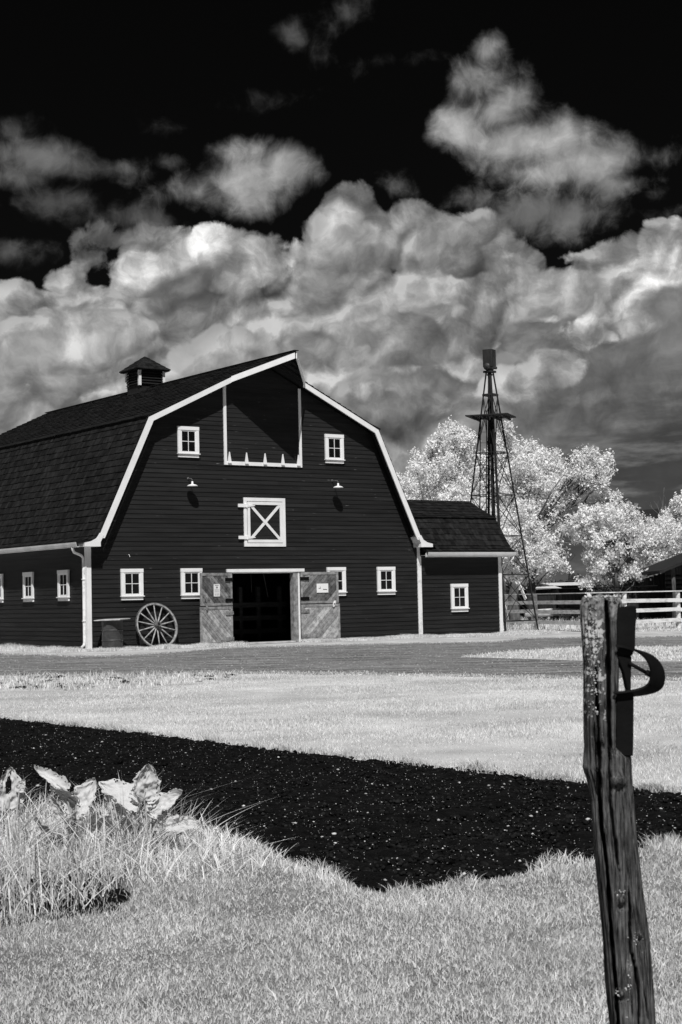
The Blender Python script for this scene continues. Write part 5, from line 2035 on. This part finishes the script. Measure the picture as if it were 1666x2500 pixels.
# closed lumpy top
rngs = []
cen = P3[:NA].mean(0)
topv, prev = [], ids[0]
allv = [P3]
nxt = len(P3)
Qs = [Q]
for f in (.86, .7, .5, .3, .12):
    ring_ = cen + (P3[:NA] - cen) * f
    for k in range(NA):
        n_ = mnoise.noise(Vector((ring_[k, 0] * 60, ring_[k, 1] * 60, 0))) + .6 * mnoise.noise(Vector((ring_[k, 0] * 150, ring_[k, 1] * 150, 3)))
        ring_[k, 2] = P3[:NA, 2].mean() + (1 - f) * .006 + .006 * n_ + (1 - f) * .004
    cur = np.arange(nxt, nxt + NA)
    allv.append(ring_)
    Qs.append(np.stack([cur, np.roll(cur, -1), np.roll(prev, -1), prev], -1)[:, ::-1])
    prev = cur
    nxt += NA
allv.append(cen[None] + np.array([[0, 0, .012]]))
T = np.stack([prev, np.roll(prev, -1), np.full(NA, nxt)], -1)


def post_mat():
    m = bpy.data.materials.new('old_post_wood')
    m.use_nodes = True
    t = m.node_tree
    n = NT(t)
    p = t.nodes['Principled BSDF']
    tc = n.new('ShaderNodeTexCoord')
    mp = n.new('ShaderNodeMapping'); t.links.new(tc.outputs['Object'], mp.inputs[0]); mp.inputs['Scale'].default_value = (1, 1, .045)
    gr_ = n.noise(mp.outputs[0], 240, 6, .62, dist=.6)
    fine = n.noise(mp.outputs[0], 800, 3, .6)
    mot = n.noise(tc.outputs['Object'], 14, 5, .6)
    v = n.lin(gr_, .38, .66, .006, .15) * n.lin(mot, .3, .7, .45, 1.35) * n.lin(fine, .3, .7, .7, 1.3)
    # lichen crust, thickest toward the top left
    X_, Y_, Z_ = n.sep(tc.outputs['Object'])
    sx_ = X_ * float(G_R[0]) + Y_ * float(G_R[1])
    lc = n.noise(tc.outputs['Object'], 70, 5, .62)
    reg = n.ss(Z_, .95, 1.4) * n.ss(sx_ + Z_ * .058, .035, -.012) 
    v = mixf(v, .02, n.ss(mot, .5, .62) * reg * .8)
    v = mixf(v, .55, n.ss(lc + reg * .20, .68, .73) * n.lin(reg, 0., 1., .25, .95))
    top = n.ss(Z_, 1.385, 1.41)
    v = mixf(v, n.lin(n.noise(tc.outputs['Object'], 90, 4, .6), .35, .65, .03, .30), top)
    an = n.new('ShaderNodeAttribute'); an.attribute_name = 'crack_shade'      # shade deep in the splits, painted into the wood colour
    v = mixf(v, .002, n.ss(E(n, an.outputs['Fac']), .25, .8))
    v = v.clamp()
    c = n.new('ShaderNodeCombineColor')
    for i in range(3): n.link(v, c.inputs[i])
    t.links.new(c.outputs[0], p.inputs['Base Color'])
    p.inputs['Roughness'].default_value = .85
    p.inputs['Specular IOR Level'].default_value = .15
    bn = n.new('ShaderNodeBump')
    n.link(gr_ * .7 + lc * .5, bn.inputs['Height'])
    bn.inputs['Distance'].default_value = .003
    t.links.new(bn.outputs[0], p.inputs['Normal'])
    return m


M_POST = post_mat()
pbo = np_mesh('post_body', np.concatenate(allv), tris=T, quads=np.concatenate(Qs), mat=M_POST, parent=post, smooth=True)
at_ck = pbo.data.attributes.new('crack_shade', 'FLOAT', 'POINT')
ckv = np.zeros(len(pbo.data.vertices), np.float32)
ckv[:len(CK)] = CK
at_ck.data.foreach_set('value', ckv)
# crusty lichen tufts standing off the wood
LP = []
V0, F0 = ico()
lv, lf = [], []
r = random.Random(5)
spots = [(r.gauss(1440, 7), r.uniform(1478, 1740), r.uniform(.0012, .0035)) for _ in range(170)]
spots += [(r.uniform(1426, 1508), r.uniform(1462, 1480), r.uniform(.002, .0045)) for _ in range(70)]
spots += [(r.gauss(1508, 7), r.gauss(2185, 9), r.uniform(.0012, .003)) for _ in range(26)]
spots += [(r.gauss(1548, 9), r.gauss(2278, 7), r.uniform(.001, .0026)) for _ in range(20)]
spots += [(r.gauss(1528, 4), r.uniform(2330, 2500), r.uniform(.001, .0026)) for _ in range(22)]
spots += [(r.gauss(1507, 6), r.gauss(2412, 8), r.uniform(.001, .0028)) for _ in range(16)]
for (px, py, sz) in spots:
    s_, z_ = prow(px, py)
    l_, r_ = np.interp(py, rowy, [q[1] for q in ROWS]), np.interp(py, rowy, [q[2] for q in ROWS])
    u = min(.97, max(-.97, (px - (l_ + r_) / 2) / ((r_ - l_) / 2)))
    cu = abs(u) ** (1 / .8)
    dp = -.062 * PK * math.sqrt(max(0, 1 - cu * cu)) ** .8 - sz * .1
    if py < 1482: dp = r.uniform(-.06, .05); z_ = P3[:NA, 2].mean() + .006
    q = st_xy(np.array([s_]), np.array([PT + dp]))[0]
    b_ = len(lv) * len(V0)
    vv = V0 * sz * PK * np.array([r.uniform(.7, 1.4), r.uniform(.7, 1.4), r.uniform(.7, 1.5)]) * (1 + rng.uniform(-.4, .4, (len(V0), 1)))
    lv.append(vv + np.array([q[0] - pb[0], q[1] - pb[1], z_]))
    lf.append(F0 + b_)
np_mesh('lichen', np.concatenate(lv), tris=np.concatenate(lf), mat=gmat('lichen', .12, .62, 90, .9, island=.5), parent=post)


def pp(px, py, off=0.):
    s_, z_ = prow(px, py)
    q = st_xy(np.array([s_]), np.array([PT + off]))[0]
    return Vector((q[0] - pb[0], q[1] - pb[1], z_))


mb = MB()
def plate(pts, off, th): mb.extrude([pp(x, y, off * PK) for x, y in pts], g3f * th * PK)
plate([(1499, 1482), (1546, 1479), (1548, 1500), (1545, 1530), (1544, 1584), (1536, 1600), (1501, 1600)], -.050, .085)
plate([(1500, 1600), (1536, 1600), (1535, 1640), (1534, 1692), (1527, 1692), (1516, 1640)], -.048, .045)
plate([(1499, 1692), (1541, 1690), (1540, 1800), (1539, 1842), (1498, 1842), (1498, 1760)], -.050, .085)
strap = mb.build('iron_strap', M_IRON, post, bevel=.002)
mb = MB()
path = [(1514, 1580), (1535, 1583), (1562, 1592), (1582, 1606), (1595, 1626), (1599, 1648), (1595, 1668), (1582, 1680), (1560, 1687), (1535, 1691), (1508, 1693)]
path = smooth_line(path, 5)
wdir = (g3r * .72 + g3f * .69) * .036 * PK + Vector((0, 0, -.006))
for i in range(len(path) - 1):
    a, b = pp(path[i][0], path[i][1], -.036), pp(path[i + 1][0], path[i + 1][1], -.036)
    t_ = (b - a).normalized()
    nrm = t_.cross(wdir).normalized() * .0028
    mb.hexa([a - wdir - nrm, a + wdir - nrm, b + wdir - nrm, b - wdir - nrm, a - wdir + nrm, a + wdir + nrm, b + wdir + nrm, b - wdir + nrm])
mb.build('hoop', M_IRON, strap)
mb = MB()
mb.tube([pp(1528, 1617, -.04), pp(1545, 1626, -.04), pp(1572, 1641, -.04)], .0049, 10)
mb.tube([pp(1570, 1639, -.04), pp(1584, 1647, -.04)], .0075, 10)
mb.build('pin', M_IRON, strap, smooth=True)
